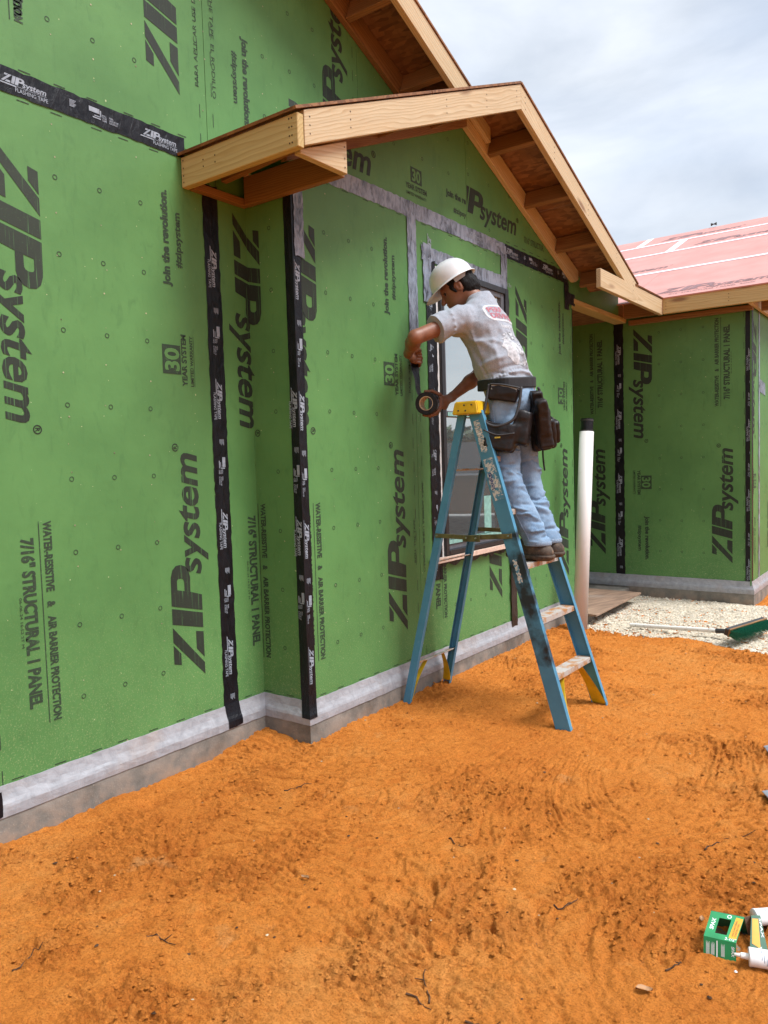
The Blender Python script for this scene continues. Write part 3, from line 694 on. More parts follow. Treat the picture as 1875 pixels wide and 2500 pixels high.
# seams beside the window
t = tape((XP, 2.166, ZS-.02), (XP, 2.164, 1.98), [(0, -hw, 0), (0, -.015, 0), (0, .02, 0), (0, hw, 0)], 'tape_grey', nl=X_, lift=.005); tape_text(t, MPOP, 'down', 2.118, (2.50,), v0=2.0)
tape((XP, 3.355, ZS-.03), (XP, 3.352, 2.62), [(0, -hw, 0), (0, -.015, 0), (0, .02, 0), (0, hw, 0)], 'tape_grey', nl=X_, lift=.005)
tape((XP, 3.402, .80), (XP, 3.402, .095), [(.001, -.045, 0), (0, -.015, 0), (0, .02, 0), (.001, .045, 0)], 'tape_brown', nl=X_, lift=.012)
tape((XP, 3.39, 1.35), (XP, 3.392, .78), [(0, -.05, 0), (0, 0, 0), (0, .04, 0)], 'tape_brown', nl=X_, lift=.004)
tape((XP, 3.395, 2.62), (XP, 3.395, 1.33), [(0, -.04, 0), (0, 0, 0), (0, .025, 0)], 'tape_black', nl=X_, lift=.004)
t = tape((XP, 2.355, 2.66), (XP, 2.360, .655), [(0, -.047, 0), (0, -.01, 0), (0, .02, 0), (.008, .052, 0)], 'tape_black', nl=X_, lift=.004); tape_text(t, MPOP, 'down', 2.310, (2.16+.648, 2.16, 1.512, .90), u1=2.405, v0=.66)
t = tape((XP, 2.27, 2.695), (XP, 3.345, 2.690), [(0, 0, -.045), (0, 0, -.01), (0, 0, .02), (0, 0, .045)], 'tape_grey', nl=X_, lift=.0055, wob=.004); tape_text(t, MPOP, 'h', 2.644, (2.95,))
tape((XP, 2.325, 2.755), (XP, 2.325, 2.40), [(0, -.045, 0), (0, 0, 0), (0, .045, 0)], 'tape_grey', nl=X_, lift=.0068)
# recess and far corner
t = tape((.237, YB, 2.78), (.237, YB, .125), [(-hw, 0, 0), (0, 0, 0), (hw, 0, 0)], nl=Y_); tape_text(t, MBK, 'down', .190, [2.52-i*.648 for i in range(4)], v0=.13)
t = tape((XS, YB, 2.75), (XS, YB, .15), [(-.055, -.002, 0), (0.001, -.002, 0), (.003, .045, 0)], nl=(.35, -.35, 0), wob=.001); tape_text(t, MBK, 'down', XS-.058, [2.35-i*.648 for i in range(4)], u1=XS-.002, v0=.12)
t = tape((XP, YR, 2.68), (XP, YR, .13), [(.002, -.006, 0), (.002, .003, 0), (-.05, .004, 0)], nl=(.3, .3, 0), wob=.001)
tape((XS, YB+.30, 2.05), (XS, YB+.62, 2.02), [(0, 0, -.06), (0, 0, 0), (0, 0, .06)], 'tape_grey', nl=X_)
tape((XS, YB+.33, 2.75), (XS, YB+.33, .15), [(0, -.03, 0), (0, .03, 0)], 'tape_grey', nl=X_)

# ------------------------------------------------------------------ window
win = empty('window', (XP, 0, 0), parent=house)
def wbox(name, x0, x1, y0, y1, z0, z1, mat, bev=.002, par=None): return box_ob(name, (x0, y0, z0), (x1, y1, z1), mat, par or win, bev=bev)
for n_, a in (('frame_jamb', (-.05, .030, 2.432, 2.472, .806, 2.640)), ('frame_jamb', (-.05, .030, 3.318, 3.372, .806, 2.640)), ('frame_head', (-.05, .030, 2.472, 3.318, 2.600, 2.640)), ('frame_sill', (-.05, .032, 2.472, 3.318, .806, .835))): wbox(n_, *a, 'window_dark')
for z0, z1, xo in ((1.70, 2.600, .012), (.835, 1.742, -.006)):
    for n_, a in (('sash_stile', (xo-.03, xo+.006, 2.473, 2.500, z0, z1)), ('sash_stile', (xo-.03, xo+.006, 3.270, 3.317, z0, z1)), ('sash_rail', (xo-.03, xo+.006, 2.500, 3.270, z1-.035, z1)), ('sash_rail', (xo-.03, xo+.006, 2.500, 3.270, z0, z0+.035))):
        wbox(n_, *a, 'window_grey')
    wbox('pane', xo-.018, xo-.010, 2.498, 3.272, z0+.034, z1-.034, 'glass_pane', 0)
wbox('protective_film', .0195, .0215, 2.502, 3.268, 1.703, 1.728, 'teal_film', 0); wbox('protective_film', .006, .0085, 2.5, 3.27, .873, .897, 'teal_film', 0)
wbox('sticker', -.0155, -.0145, 3.02, 3.12, .90, 1.16, 'teal_film', 0)
wbox('nail_flange', .006, .012, 2.407, 2.430, .80, 2.635, 'white_plastic', .001)
wbox("sill_strip", .004, .045, 2.27, 3.372, .768, .800, "sill_tan")
V = []; F = []; rs = random.Random(4); nn = 60
for i in range(nn+1):
    y = 2.31+i*(3.36-2.31)/nn; V += [(.0055, y, .775), (.0075, y, .775-.018-.028*abs(math.sin(i*.42+math.sin(i*.13)*2))*(.5+.5*math.sin(i*.23+1)**2)-rs.uniform(0, .006))]
for i in range(nn): F.append((2*i, 2*i+1, 2*i+3, 2*i+2))
mesh_ob('torn_flashing', V, F, 'tape_brown', win)

# ------------------------------------------------------------------ roof framing
PK = (2.80, 3.752, 3.600)
XR0, XR1 = .712, .750
# bump-out rakes
def yz(x, *pts): return [(x, a, b) for a, b in pts]
prism('rake_board', yz(XR1+.0005, (.746, 2.752), (2.80, 3.600), (2.80, 3.752), (.746, 2.898)), X_, .038, 'pine', house, xd=(0, 2.092, .868))
prism('rake_board', yz(XR1, (2.803, 3.600), (5.02, 2.730), (5.02, 2.876), (2.803, 3.752)), X_, .038, 'pine', house, xd=(0, 2.217, -.872))
prism('wall_rake_board', yz(XP+.041, (1.05, 2.876), (2.798, 3.600), (2.798, 3.735), (1.05, 3.010)), X_, .038, 'pine_brown', house, xd=(0, 2.092, .868))
prism('wall_rake_board', yz(XP+.041, (2.801, 3.600), (4.56, 2.90), (4.60, 2.90), (4.66, 2.93), (4.66, 3.0), (2.801, 3.735)), X_, .038, 'pine', house, xd=(0, 2.217, -.872))
for y in (3.11, 3.66, 4.21, 4.70):
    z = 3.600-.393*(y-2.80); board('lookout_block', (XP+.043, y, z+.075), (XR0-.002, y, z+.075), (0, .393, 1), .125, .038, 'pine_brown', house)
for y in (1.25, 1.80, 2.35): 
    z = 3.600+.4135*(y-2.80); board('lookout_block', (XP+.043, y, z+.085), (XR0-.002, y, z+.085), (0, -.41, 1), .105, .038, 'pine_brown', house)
# sheathing on the bump-out roof
for a, b, c, d in ((.690, 2.882, 2.80, 3.757), ):
    for y0, y1 in ((0, .5), (.503, 1.0)):
        za = (a+(c-a)*y0, b+(d-b)*y0); zb = (a+(c-a)*y1, b+(d-b)*y1)
        prism('roof_sheathing', [(.0, *za), (.757, *za), (.757, *zb), (.0, *zb)], (0, .39, -.92), .012, 'osb', house, xd=X_, bev=0)
for (y0, y1) in ((2.803, 3.91), (3.913, 5.02)):
    f = lambda y: 3.757-.3930*(y-2.803)
    prism('roof_sheathing', [(.0, y0, f(y0)), (.757, y0, f(y0)), (.757, y1, f(y1)), (.0, y1, f(y1))], (0, -.37, -.93), .012, 'osb', house, xd=X_, bev=0)
# eave box on the near side of the bump-out
sa, ca = math.sin(R(22.6)), math.cos(R(22.6))
f0 = Vector((0, .706, 2.738)); dn = Vector((0, 0, 1))
board('fascia_board', f0+dn*.07+Vector((.003, .019, 0)), f0+dn*.07+Vector((.7475, .019, 0)), dn, .14, .038, 'pine_yellow', house)
prism('eave_return', [(.709, .762, 2.735), (.709, 1.078, 2.735), (.709, 1.078, 2.882), (.709, .762, 2.752)], X_, .036, 'pine', house, xd=(0, 1, .2))
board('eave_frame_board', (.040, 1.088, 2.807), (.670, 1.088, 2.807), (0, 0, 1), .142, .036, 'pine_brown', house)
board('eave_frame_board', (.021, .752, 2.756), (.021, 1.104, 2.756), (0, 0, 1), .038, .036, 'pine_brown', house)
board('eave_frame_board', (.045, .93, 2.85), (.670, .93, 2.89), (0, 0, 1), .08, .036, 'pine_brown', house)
# front of the porch roof: board running back to the far eave
board('fascia_board', (.731, 4.140, 2.794), (.731, 5.727, 2.794), (0, 0, 1), .144, .038, 'pine', house)
prism('roof_sheathing', [(.10, 4.95, 3.135), (.756, 4.95, 2.868), (.756, 5.78, 2.868), (.10, 5.78, 3.135)], (-.38, 0, -.92), .012, 'osb', house, xd=(0, 1, 0), bev=0)
# header over the porch opening
panel([(YR+.002, 2.772), (5.755, 2.772), (5.755, 3.0), (YR+.002, 3.0)], MPOP, X_)
board('porch_header', (XP-.05, YR+.03, 2.750), (XP-.05, 5.95, 2.750), (1, 0, 0), .125, .042, 'pine_yellow', house)
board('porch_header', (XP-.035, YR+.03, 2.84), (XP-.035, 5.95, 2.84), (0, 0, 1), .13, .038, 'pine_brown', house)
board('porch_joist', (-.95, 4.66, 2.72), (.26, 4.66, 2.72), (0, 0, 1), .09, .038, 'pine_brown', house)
box_ob('porch_ceiling', (-1.1, 4.55, 2.775), (.20, 6.03, 2.79), 'osb', house)
# far eave
board('fascia_board', (.7505, 5.746, 2.802), (1.80, 5.746, 2.802), (0, 0, 1), .144, .038, 'pine_yellow', house)
board('eave_frame_board', (.36, 5.80, 2.815), (.708, 5.80, 2.815), (0, 0, 1), .14, .036, 'pine_brown', house)
board('eave_ledger', (.36, 5.945, 2.722), (XS+.02, 5.945, 2.722), (0, 0, 1), .045, .062, 'pine_brown', house)
board('eave_frame_board', (1.50, 5.77, 2.795), (1.50, 6.9, 2.795), (0, 0, 1), .14, .036, 'pine', house)
board('eave_frame_board', (1.545, 6.02, 2.76), (1.79, 6.02, 2.76), (0, 0, 1), .14, .036, 'pine_brown', house)
box_ob('eave_soffit_deck', (XS+.02, 5.80, 2.90), (1.79, 9.0, 2.912), 'osb', house)
# pink roof courses with white seam tape and printing
sl_ = .4167; ca2 = 1/math.sqrt(1+sl_*sl_)
rn = Vector((0, -sl_, 1)).normalized()
rz = lambda y: 2.887+sl_*(y-5.735)
rsd = random.Random(12)
courses = [(5.715, 7.0), (7.003, 8.19), (8.193, 8.94), (8.943, 9.55)]
def rmap(a, b, e=.002): return Vector((a, b, rz(b)))+rn*e
for ci, (y0, y1) in enumerate(courses):
    x = -3.4+(.55, 1.2, 0.11, -.5)[ci] - 0
    cuts = [-2.2] + [c for c in np.arange((.38, 1.55, .10, -.52)[ci]-2.44, 1.7, 2.44) if c > -2] + [1.82]
    for a, b in zip(cuts[:-1], cuts[1:]):
        p = prism('roof_panel', [(a, y0, rz(y0)), (b-.003, y0, rz(y0)), (b-.003, y1, rz(y1)), (a, y1, rz(y1))], rn, .012, 'roof_pink', house, xd=X_, bev=0)
        g = None
        for k in range(2):
            lx = a+.25+k*1.25
            if lx+1.1 > b: break
            t_ = sh(logo_geo(.17), lx, y0+(.18 if k == 0 else min(.55, (y1-y0)*.5))); g = t_ if g is None else joinG2(g, t_)
        if ci == 0:
            t_ = sh(T('WATER-RESISTIVE    &    AIR BARRIER PROTECTION', .03, .82), a+.3, y0+.16); g = t_ if g is None else joinG2(g, t_)
            g = joinG2(g, sh(T('7/16" STRUCTURAL 1 PANEL  ROOF', .046, .75), a+.4, y0+.08))
        if g: 
            o = put('printed_logo', g, rmap, 'roof_print', house); o.parent = p; o.matrix_parent_inverse = p.matrix_basis.inverted()
    if ci < 3: board('roof_seam_tape', rmap(-2.2, y1, .003), rmap(1.82, y1, .003), (0, 1, sl_), .075, .003, 'roof_tape', house, bev=0)
board('roof_seam_tape', rmap(-.52, 8.96, .003), rmap(-.52, 9.53, .003), X_, .09, .003, 'roof_tape', house, bev=0)
board('roof_seam_tape', rmap(.10, 8.23, .003), rmap(.10, 8.91, .003), X_, .10, .003, 'roof_tape', house, bev=0)
board('roof_seam_tape', rmap(.02, 6.80, .003), rmap(.02, 6.98, .003), X_, .12, .003, 'roof_tape', house, bev=0)
prism('roof_panel', [(-2.2, 9.552, rz(9.55)), (1.82, 9.552, rz(9.55)), (1.82, 13.0, rz(9.55)-1.43), (-2.2, 13.0, rz(9.55)-1.43)], (0, .385, .923), .012, 'roof_pink', house, xd=X_, bev=0)
simple('roof_vent', (.03, .03, .03), .5)
V, F = joinG(lathe_geo([(.0, -.035), (.022, -.035), (.006, 0), (.022, .035), (0, .035)], 8, Matrix.Translation((.32, 9.53, 4.51)) @ Matrix.Rotation(R(90), 4, 'Y')))
mesh_ob('ridge_bracket', V, F, 'roof_vent', house)
# gable end of the far wing
panel([(YB, 2.803), (13.0, 2.803), (9.55, rz(9.55)-.10), (9.50, rz(9.5)-.10)], MSD, X_)
prism('rake_board', yz(1.815, (5.745, 2.735), (9.55, rz(9.55)-.165), (9.55, rz(9.55)-.014), (5.745, 2.877)), X_, .036, 'pine', house, xd=(0, 1, .4167))
# main gable rakes and roof
y0m, y1m = -3.0, 4.4
prism('wall_rake_board', yz(.040, (y0m, zin(y0m)), (y1m, zin(y1m)), (y1m, zin(y1m)+.15), (y0m, zin(y0m)+.15)), X_, .038, 'pine_brown', house, xd=(0, 1, -.4167))
prism('rake_board', yz(.400, (y0m, zin(y0m)), (3.05, zin(3.05)), (3.05, zin(3.05)+.152), (y0m, zin(y0m)+.152)), X_, .038, 'pine', house, xd=(0, 1, -.4167))
for y in (.22, .82, 1.415, 1.99, 2.53):
    z = zin(y); board('lookout_block', (.043, y, z+.078), (.361, y, z+.078), (0, .4167, 1), .13, .038, 'pine_brown', house)
prism('roof_sheathing', [(-5, y0m, zin(y0m)+.168), (.408, y0m, zin(y0m)+.168), (.408, 3.06, zin(3.06)+.168), (-5, 3.06, zin(3.06)+.168)], (0, .385, .923), .012, 'osb', house, xd=X_, bev=0)
# nail heads on the near boards
def nails(board_name, pts, nrm, par=house):
    V = []; F = []; nrm = Vector(nrm); q = nrm.orthogonal().normalized(); r2 = nrm.cross(q)
    for p in pts:
        p = Vector(p)+nrm*.0012; o = len(V); V += [p+(q*math.cos(a)+r2*math.sin(a))*.0042 for a in np.linspace(0, 2*math.pi, 7)[:-1]]; F.append(tuple(range(o, o+6)))
    mesh_ob('nail_heads', V, F, 'nail', par, kind='stuff')
nails('', [(XR1, y, 2.735+.4135*(y-.708)+d) for y in (.78, 1.06, 1.9, 2.35, 2.74) for d in (.045, .08, .115)], X_)
nails('', [(XR1, y, 3.60-.393*(y-2.803)+d) for y in (2.86, 3.3, 3.9, 4.5, 4.9) for d in (.04, .08, .115)], X_)
ff = f0+Vector((0, 0, .002))
nails('', [ff+dn*d+Vector((x, 0, 0)) for x in (.02, .70, .715) for d in (.02, .05, .085, .12)]+[ff+dn*d+Vector((x, 0, 0)) for x in (.16, .24) for d in (.06, .09)], (0, -1, 0))
nails('', [(x, 5.727, 2.80+d) for x in (.78, 1.33, 1.95) for d in (-.03, .0, .03)], Y_)
nails('', [(.709+.0005, 1.06, z) for z in (2.76, 2.80, 2.85)], X_)

# ------------------------------------------------------------------ rounded bodies: distance fields turned into one surface
def vec(p): return np.array(p, np.float32)
class Field:
    def __init__(s, lo, hi, h):
        s.h = h; s.ax = [np.arange(a, b, h, dtype=np.float32) for a, b in zip(lo, hi)]; s.d = np.full([len(a) for a in s.ax], 1.0, np.float32)
    def add(s, fn, lo, hi, k=.02, sub=False):
        sl = tuple(slice(max(0, int((l-a[0])/s.h)-1), min(len(a), int((u-a[0])/s.h)+2)) for a, l, u in zip(s.ax, lo, hi))
        x = s.ax[0][sl[0]][:, None, None]; y = s.ax[1][sl[1]][None, :, None]; z = s.ax[2][sl[2]][None, None, :]
        if min(x.shape[0], y.shape[1], z.shape[2]) < 1: return
        n = fn(x, y, z); d = s.d[sl]
        if sub: n = -n; hh = np.clip(.5-.5*(d-n)/k, 0, 1); s.d[sl] = d*(1-hh)+n*hh + k*hh*(1-hh)
        else: hh = np.clip(.5+.5*(d-n)/k, 0, 1); s.d[sl] = d*(1-hh)+n*hh - k*hh*(1-hh)
    def cap(s, a, b, ra, rb=None, k=.02, w=None, q=1.0, plane=None, sub=False):
        """tapered limb; q flattens it across direction w"""
        a, b = vec(a), vec(b); rb = ra if rb is None else rb; ab = b-a; L2 = float(ab@ab)+1e-9; pad = max(ra, rb)*max(1, 1/q if q < 1 else q)+k+.02
        if w is not None:
            w = vec(w); w = w-ab*float(w@ab)/L2; w = w/np.linalg.norm(w)
        def fn(x, y, z):
            px, py, pz = x-a[0], y-a[1], z-a[2]; t = np.clip((px*ab[0]+py*ab[1]+pz*ab[2])/L2, 0, 1)
            dx, dy, dz = px-t*ab[0], py-t*ab[1], pz-t*ab[2]; r2 = dx*dx+dy*dy+dz*dz
            if w is not None:
                c = dx*w[0]+dy*w[1]+dz*w[2]; r2 = r2-c*c+(c/q)**2
            d = (np.sqrt(r2)-(ra+(rb-ra)*t))*(min(1, q) if w is not None else 1)
            if plane is not None:
                pp, pn = vec(plane[0]), vec(plane[1]); d = np.maximum(d, (x-pp[0])*pn[0]+(y-pp[1])*pn[1]+(z-pp[2])*pn[2])
            return d
        s.add(fn, np.minimum(a, b)-pad, np.maximum(a, b)+pad, k, sub)
    def ell(s, c, rad, M=None, k=.02, sub=False, plane=None):
        c = vec(c); M = np.eye(3, dtype=np.float32) if M is None else np.array(M, np.float32); r = vec(rad); pad = float(r.max())+k+.02
        def fn(x, y, z):
            p = [x-c[0], y-c[1], z-c[2]]; q = [(M[i][0]*p[0]+M[i][1]*p[1]+M[i][2]*p[2])/r[i] for i in range(3)]
            n = np.sqrt(q[0]**2+q[1]**2+q[2]**2); d = (n-1)*float(r.min())
            if plane is not None:
                pp, pn = vec(plane[0]), vec(plane[1]); d = np.maximum(d, (x-pp[0])*pn[0]+(y-pp[1])*pn[1]+(z-pp[2])*pn[2])
            return d
        s.add(fn, c-pad, c+pad, k, sub)
    def rbox(s, c, half, M, r=.01, k=.01, sub=False, taper=0):
        c = vec(c); M = np.array(M, np.float32); pad = float(np.linalg.norm(half))+r+k+.01
        def fn(x, y, z):
            p = [x-c[0], y-c[1], z-c[2]]; q = [M[i][0]*p[0]+M[i][1]*p[1]+M[i][2]*p[2] for i in range(3)]
            g = 1+taper*q[2]/half[2]; e = [np.abs(q[0])/g-(half[0]-r), np.abs(q[1])-(half[1]-r), np.abs(q[2])-(half[2]-r)]
            o = np.sqrt(np.maximum(e[0], 0)**2+np.maximum(e[1], 0)**2+np.maximum(e[2], 0)**2); return o+np.minimum(np.maximum(np.maximum(e[0], e[1]), e[2]), 0)-r
        s.add(fn, c-pad, c+pad, k, sub)
    def surface(s):
        d = s.d; h = s.h; neg = d < 0
        cnt = sum(neg[i:d.shape[0]-1+i, j:d.shape[1]-1+j, k:d.shape[2]-1+k].astype(np.int8) for i in (0, 1) for j in (0, 1) for k in (0, 1))
        act = (cnt > 0) & (cnt < 8); I, J, K = np.nonzero(act); idx = np.full(act.shape, -1, np.int32); idx[act] = np.arange(len(I))
        cv = {(i, j, k): d[I+i, J+j, K+k] for i in (0, 1) for j in (0, 1) for k in (0, 1)}
        acc = np.zeros((len(I), 3), np.float32); n = np.zeros(len(I), np.float32)
        E = [(a, b) for a in cv for b in cv if sum(abs(p-q) for p, q in zip(a, b)) == 1 and a < b]
        for a, b in E:
            va, vb = cv[a], cv[b]; m_ = (va < 0) != (vb < 0); t = np.where(m_, va/np.where(va == vb, 1, va-vb), 0)
            for c in range(3): acc[:, c] += np.where(m_, a[c]+(b[c]-a[c])*t, 0)
            n += m_
        P = acc/n[:, None]; V = np.stack([s.ax[0][0]+(I+P[:, 0])*h, s.ax[1][0]+(J+P[:, 1])*h, s.ax[2][0]+(K+P[:, 2])*h], -1)
        Q = []
        for axn in range(3):
            sl0 = [slice(1, -1)]*3; sl1 = [slice(1, -1)]*3; sl0[axn] = slice(0, -1); sl1[axn] = slice(1, None)
            a = neg[tuple(sl0)]; b = neg[tuple(sl1)]; ch = np.nonzero(a != b); off = [1, 1, 1]; off[axn] = 0
            g = [ch[i]+off[i] for i in range(3)]; o1, o2 = [(1, 2), (2, 0), (0, 1)][axn]
            def cell(d1, d2):
                q = [x.copy() for x in g]; q[o1] -= d1; q[o2] -= d2; return idx[q[0], q[1], q[2]]
            quad = np.stack([cell(1, 1), cell(0, 1), cell(0, 0), cell(1, 0)], -1); fl = a[ch]; quad[~fl] = quad[~fl][:, ::-1]; Q.append(quad)
        Q = np.concatenate(Q); Q = Q[(Q >= 0).all(1)]; return V, Q
def np_mesh(name, V, Q, mat, parent=None, smooth=True, **k):
    me = bpy.data.meshes.new(name); me.vertices.add(len(V)); me.vertices.foreach_set('co', V.astype(np.float32).ravel())
    me.loops.add(Q.size); me.loops.foreach_set('vertex_index', Q.astype(np.int32).ravel()); me.polygons.add(len(Q))
    me.polygons.foreach_set('loop_start', (np.arange(len(Q))*Q.shape[1]).astype(np.int32)); me.polygons.foreach_set('use_smooth', np.full(len(Q), smooth)); me.update(); me.validate()
    me.materials.append(MATS[mat]); o = bpy.data.objects.new(name, me); link(o, parent, **k); return o
def normals(o):
    n = np.empty(len(o.data.vertices)*3, np.float32); o.data.vertices.foreach_get('normal', n); return n.reshape(-1, 3)
def getv(o):
    n = np.empty(len(o.data.vertices)*3, np.float32); o.data.vertices.foreach_get('co', n); return n.reshape(-1, 3)
def setv(o, V): o.data.vertices.foreach_set('co', V.astype(np.float32).ravel()); o.data.update()
def n3(P, sc, seed=0):
    a = vnoise(P[:, 0]*sc, P[:, 1]*sc, seed)+vnoise(P[:, 1]*sc+5, P[:, 2]*sc, seed+1)+vnoise(P[:, 2]*sc, P[:, 0]*sc+9, seed+2); return a
def folds(o, segs, noise=()):
    V = getv(o); N = normals(o); d = np.zeros(len(V), np.float32)
    if len(segs):
        bv = BVHTree.FromPolygons([tuple(v) for v in V], [tuple(p.vertices) for p in o.data.polygons])
        for a, b, w, amp in segs:                       # each fold runs over the cloth itself
            a, b = Vector(a), Vector(b); n = max(6, int((b-a).length/.008)); pl_ = [bv.find_nearest(a.lerp(b, i/n))[0] for i in range(n+1)]; best = np.full(len(V), 9.0, np.float32)
            lo = np.min([tuple(p) for p in pl_], 0)-.05; hi = np.max([tuple(p) for p in pl_], 0)+.05; k = np.nonzero(((V > lo) & (V < hi)).all(1))[0]
            if not len(k): continue
            bk = np.full(len(k), 9.0, np.float32); tk = np.zeros(len(k), np.float32)
            for i, p in enumerate(pl_):
                r = np.linalg.norm(V[k]-vec(p), axis=1); m_ = r < bk; bk[m_] = r[m_]; tk[m_] = i/n
            d[k] += amp*np.exp(-(bk/w)**2)*np.minimum(1, 3.2*np.minimum(tk+.05, 1.05-tk))
    for sc, amp, seed, st in noise: d += amp*n3(V*vec(st), sc, seed)
    setv(o, V+N*d[:, None])
def adopt(root, *obs):
    for o in obs: o.parent = root; o.matrix_parent_inverse = Matrix.Translation(-Vector(root.location))

# ------------------------------------------------------------------ stepladder
@material
def rail_blue(b):
    f = b.noise(b.coord((1, 1, .12), 3), 60, 5, .6); g = b.noise(b.coord(rnd=5), 7, 5, .6)
    c = b.ramp(g, (.3, (.055, .19, .30)), (.7, (.08, .255, .38)))
    c = b.mix(b.ramp(f, (.6, 0), (.78, .4)), c, (.22, .36, .42)); c = b.mix(b.ramp(b.noise(b.coord(rnd=2), 22, 4, .7), (.66, 0), (.76, .6)), c, (.25, .20, .13))
    b.set(color=c, rough=.45, spec=.4)
@material
def rail_sprayed(b):
    g = b.noise(b.coord(rnd=5), 7, 5, .6); c = b.ramp(g, (.3, (.055, .19, .30)), (.7, (.08, .255, .38)))
    c = b.mix(b.ramp(b.noise(b.coord(rnd=2), 22, 4, .7), (.66, 0), (.76, .5)), c, (.25, .20, .13))
    s_ = b.n('ShaderNodeSeparateXYZ'); b.l(b.tc.outputs['Object'], s_.inputs[0])
    t = b.ramp(b.math('MULTIPLY', s_.outputs['X'], .57), (.10, 0), (.24, .5), (.40, .62), (.52, .58), (.565, .25), (.60, .62), (.66, 0))
    m_ = b.math('MULTIPLY', b.ramp(b.math('ADD', t, b.math('MULTIPLY', b.math('SUBTRACT', b.noise(b.coord((1, 1, 1), 1), 9, 5, .6), .5), 1.1)), (.38, 0), (.66, 1)), 1)
    b.set(color=b.mix(b.math('MULTIPLY', m_, .95), c, (.012, .014, .017)), rough=.42, spec=.4)
simple('ladder_yellow', (.62, .38, .008), .5, var=.1, scale=18)
@material
def step_alu(b):
    f = b.noise(b.coord(rnd=3), 16, 6, .65); m_ = b.ramp(f, (.46, 0), (.60, 1))
    b.set(color=b.mix(m_, (.46, .43, .39), (.42, .21, .085)), rough=.6, metal=.25); b.bump(f, .2, .004)
simple('brass_strap', (.13, .12, .055), .45, metal=.5, var=.25, scale=25)
simple('rubber', (.03, .03, .03), .8)
simple('steel', (.45, .45, .45), .35, metal=.9)
simple('label_white', (.60, .59, .55), .6, var=.35, scale=55)
@material
def label_worn(b):
    f = b.ramp(b.noise(b.coord(rnd=2), 55, 5, .7), (.47, 0), (.53, 1)); b.set(color=b.mix(f, (.07, .225, .34), (.56, .55, .51)), rough=.6)
simple('label_blue', (.03, .06, .22), .5, var=.25, scale=60)
LB = Vector((.86, 2.18, 0))
ladder = empty('stepladder', LB, label='blue fibreglass stepladder with yellow top cap standing under the worker', cat='ladder')
def channel(name, a, b, web, opn, w, fl, t, mat, cut_z=None):
    """C-section rail from a to b: web of width w along web, flanges reaching fl along opn"""
    a, b = Vector(a), Vector(b); x = (b-a).normalized(); y = Vector(web); y = (y-x*y.dot(x)).normalized(); z = x.cross(y)
    if z.dot(Vector(opn)) < 0: z = -z
    pr = [(-w/2, 0), (w/2, 0), (w/2, fl), (w/2-t, fl), (w/2-t, t), (-w/2+t, t), (-w/2+t, fl), (-w/2, fl)]; L_ = (b-a).length
    M = Matrix((x, y, z)).transposed().to_4x4(); M.translation = a; n = len(pr)
    sx = [0, L_]; V = [(q, p0, p1) for q in sx for p0, p1 in pr]
    if cut_z is not None:     # foot cut level with the ground
        for i in range(n): V[i] = ((-(M @ Vector(V[i])).z+cut_z)/x.z, V[i][1], V[i][2])
    F = [(i, (i+1) % n, n+(i+1) % n, n+i) for i in range(n)] + [tuple(range(n-1, -1, -1)), tuple(range(n, 2*n))]
    bm = bmesh.new(); vs = [bm.verts.new(v) for v in V]; [bm.faces.new([vs[i] for i in f]) for f in F]; bmesh.ops.recalc_face_normals(bm, faces=bm.faces[:])
    bmesh.ops.bevel(bm, geom=bm.edges[:], offset=.0012, segments=1, affect='EDGES')
    o = bm_ob(name, bm, mat, ladder); o.matrix_local = M; adopt(ladder, o); return o
def lerpz(a, b, z): a, b = Vector(a), Vector(b); return a.lerp(b, (z-a.z)/(b.z-a.z))
ZT = 1.675
gz = lambda x, y: gh(x, y)-.008
FL = (Vector((1.330, 1.962, gz(1.33, 1.96))), Vector((.838, 1.975, ZT))); FR = (Vector((1.338, 2.497, gz(1.34, 2.5))), Vector((.838, 2.375, ZT)))
RL = (Vector((.385, 1.880, gz(.385, 1.88))), Vector((.745, 1.985, ZT))); RR = (Vector((.388, 2.348, gz(.388, 2.35))), Vector((.745, 2.365, ZT)))
rFL = channel('front_rail', *FL, (1, 0, .3), (0, 1, 0), .084, .030, .0045, 'rail_sprayed', FL[0].z); channel('front_rail', *FR, (1, 0, .3), (0, -1, 0), .084, .030, .0045, 'rail_blue', FR[0].z)
rRL = channel('rear_rail', *RL, (1, 0, -.22), (0, 1, 0), .046, .026, .004, 'rail_blue', RL[0].z); channel('rear_rail', *RR, (1, 0, -.22), (0, -1, 0), .046, .026, .004, 'rail_blue', RR[0].z)
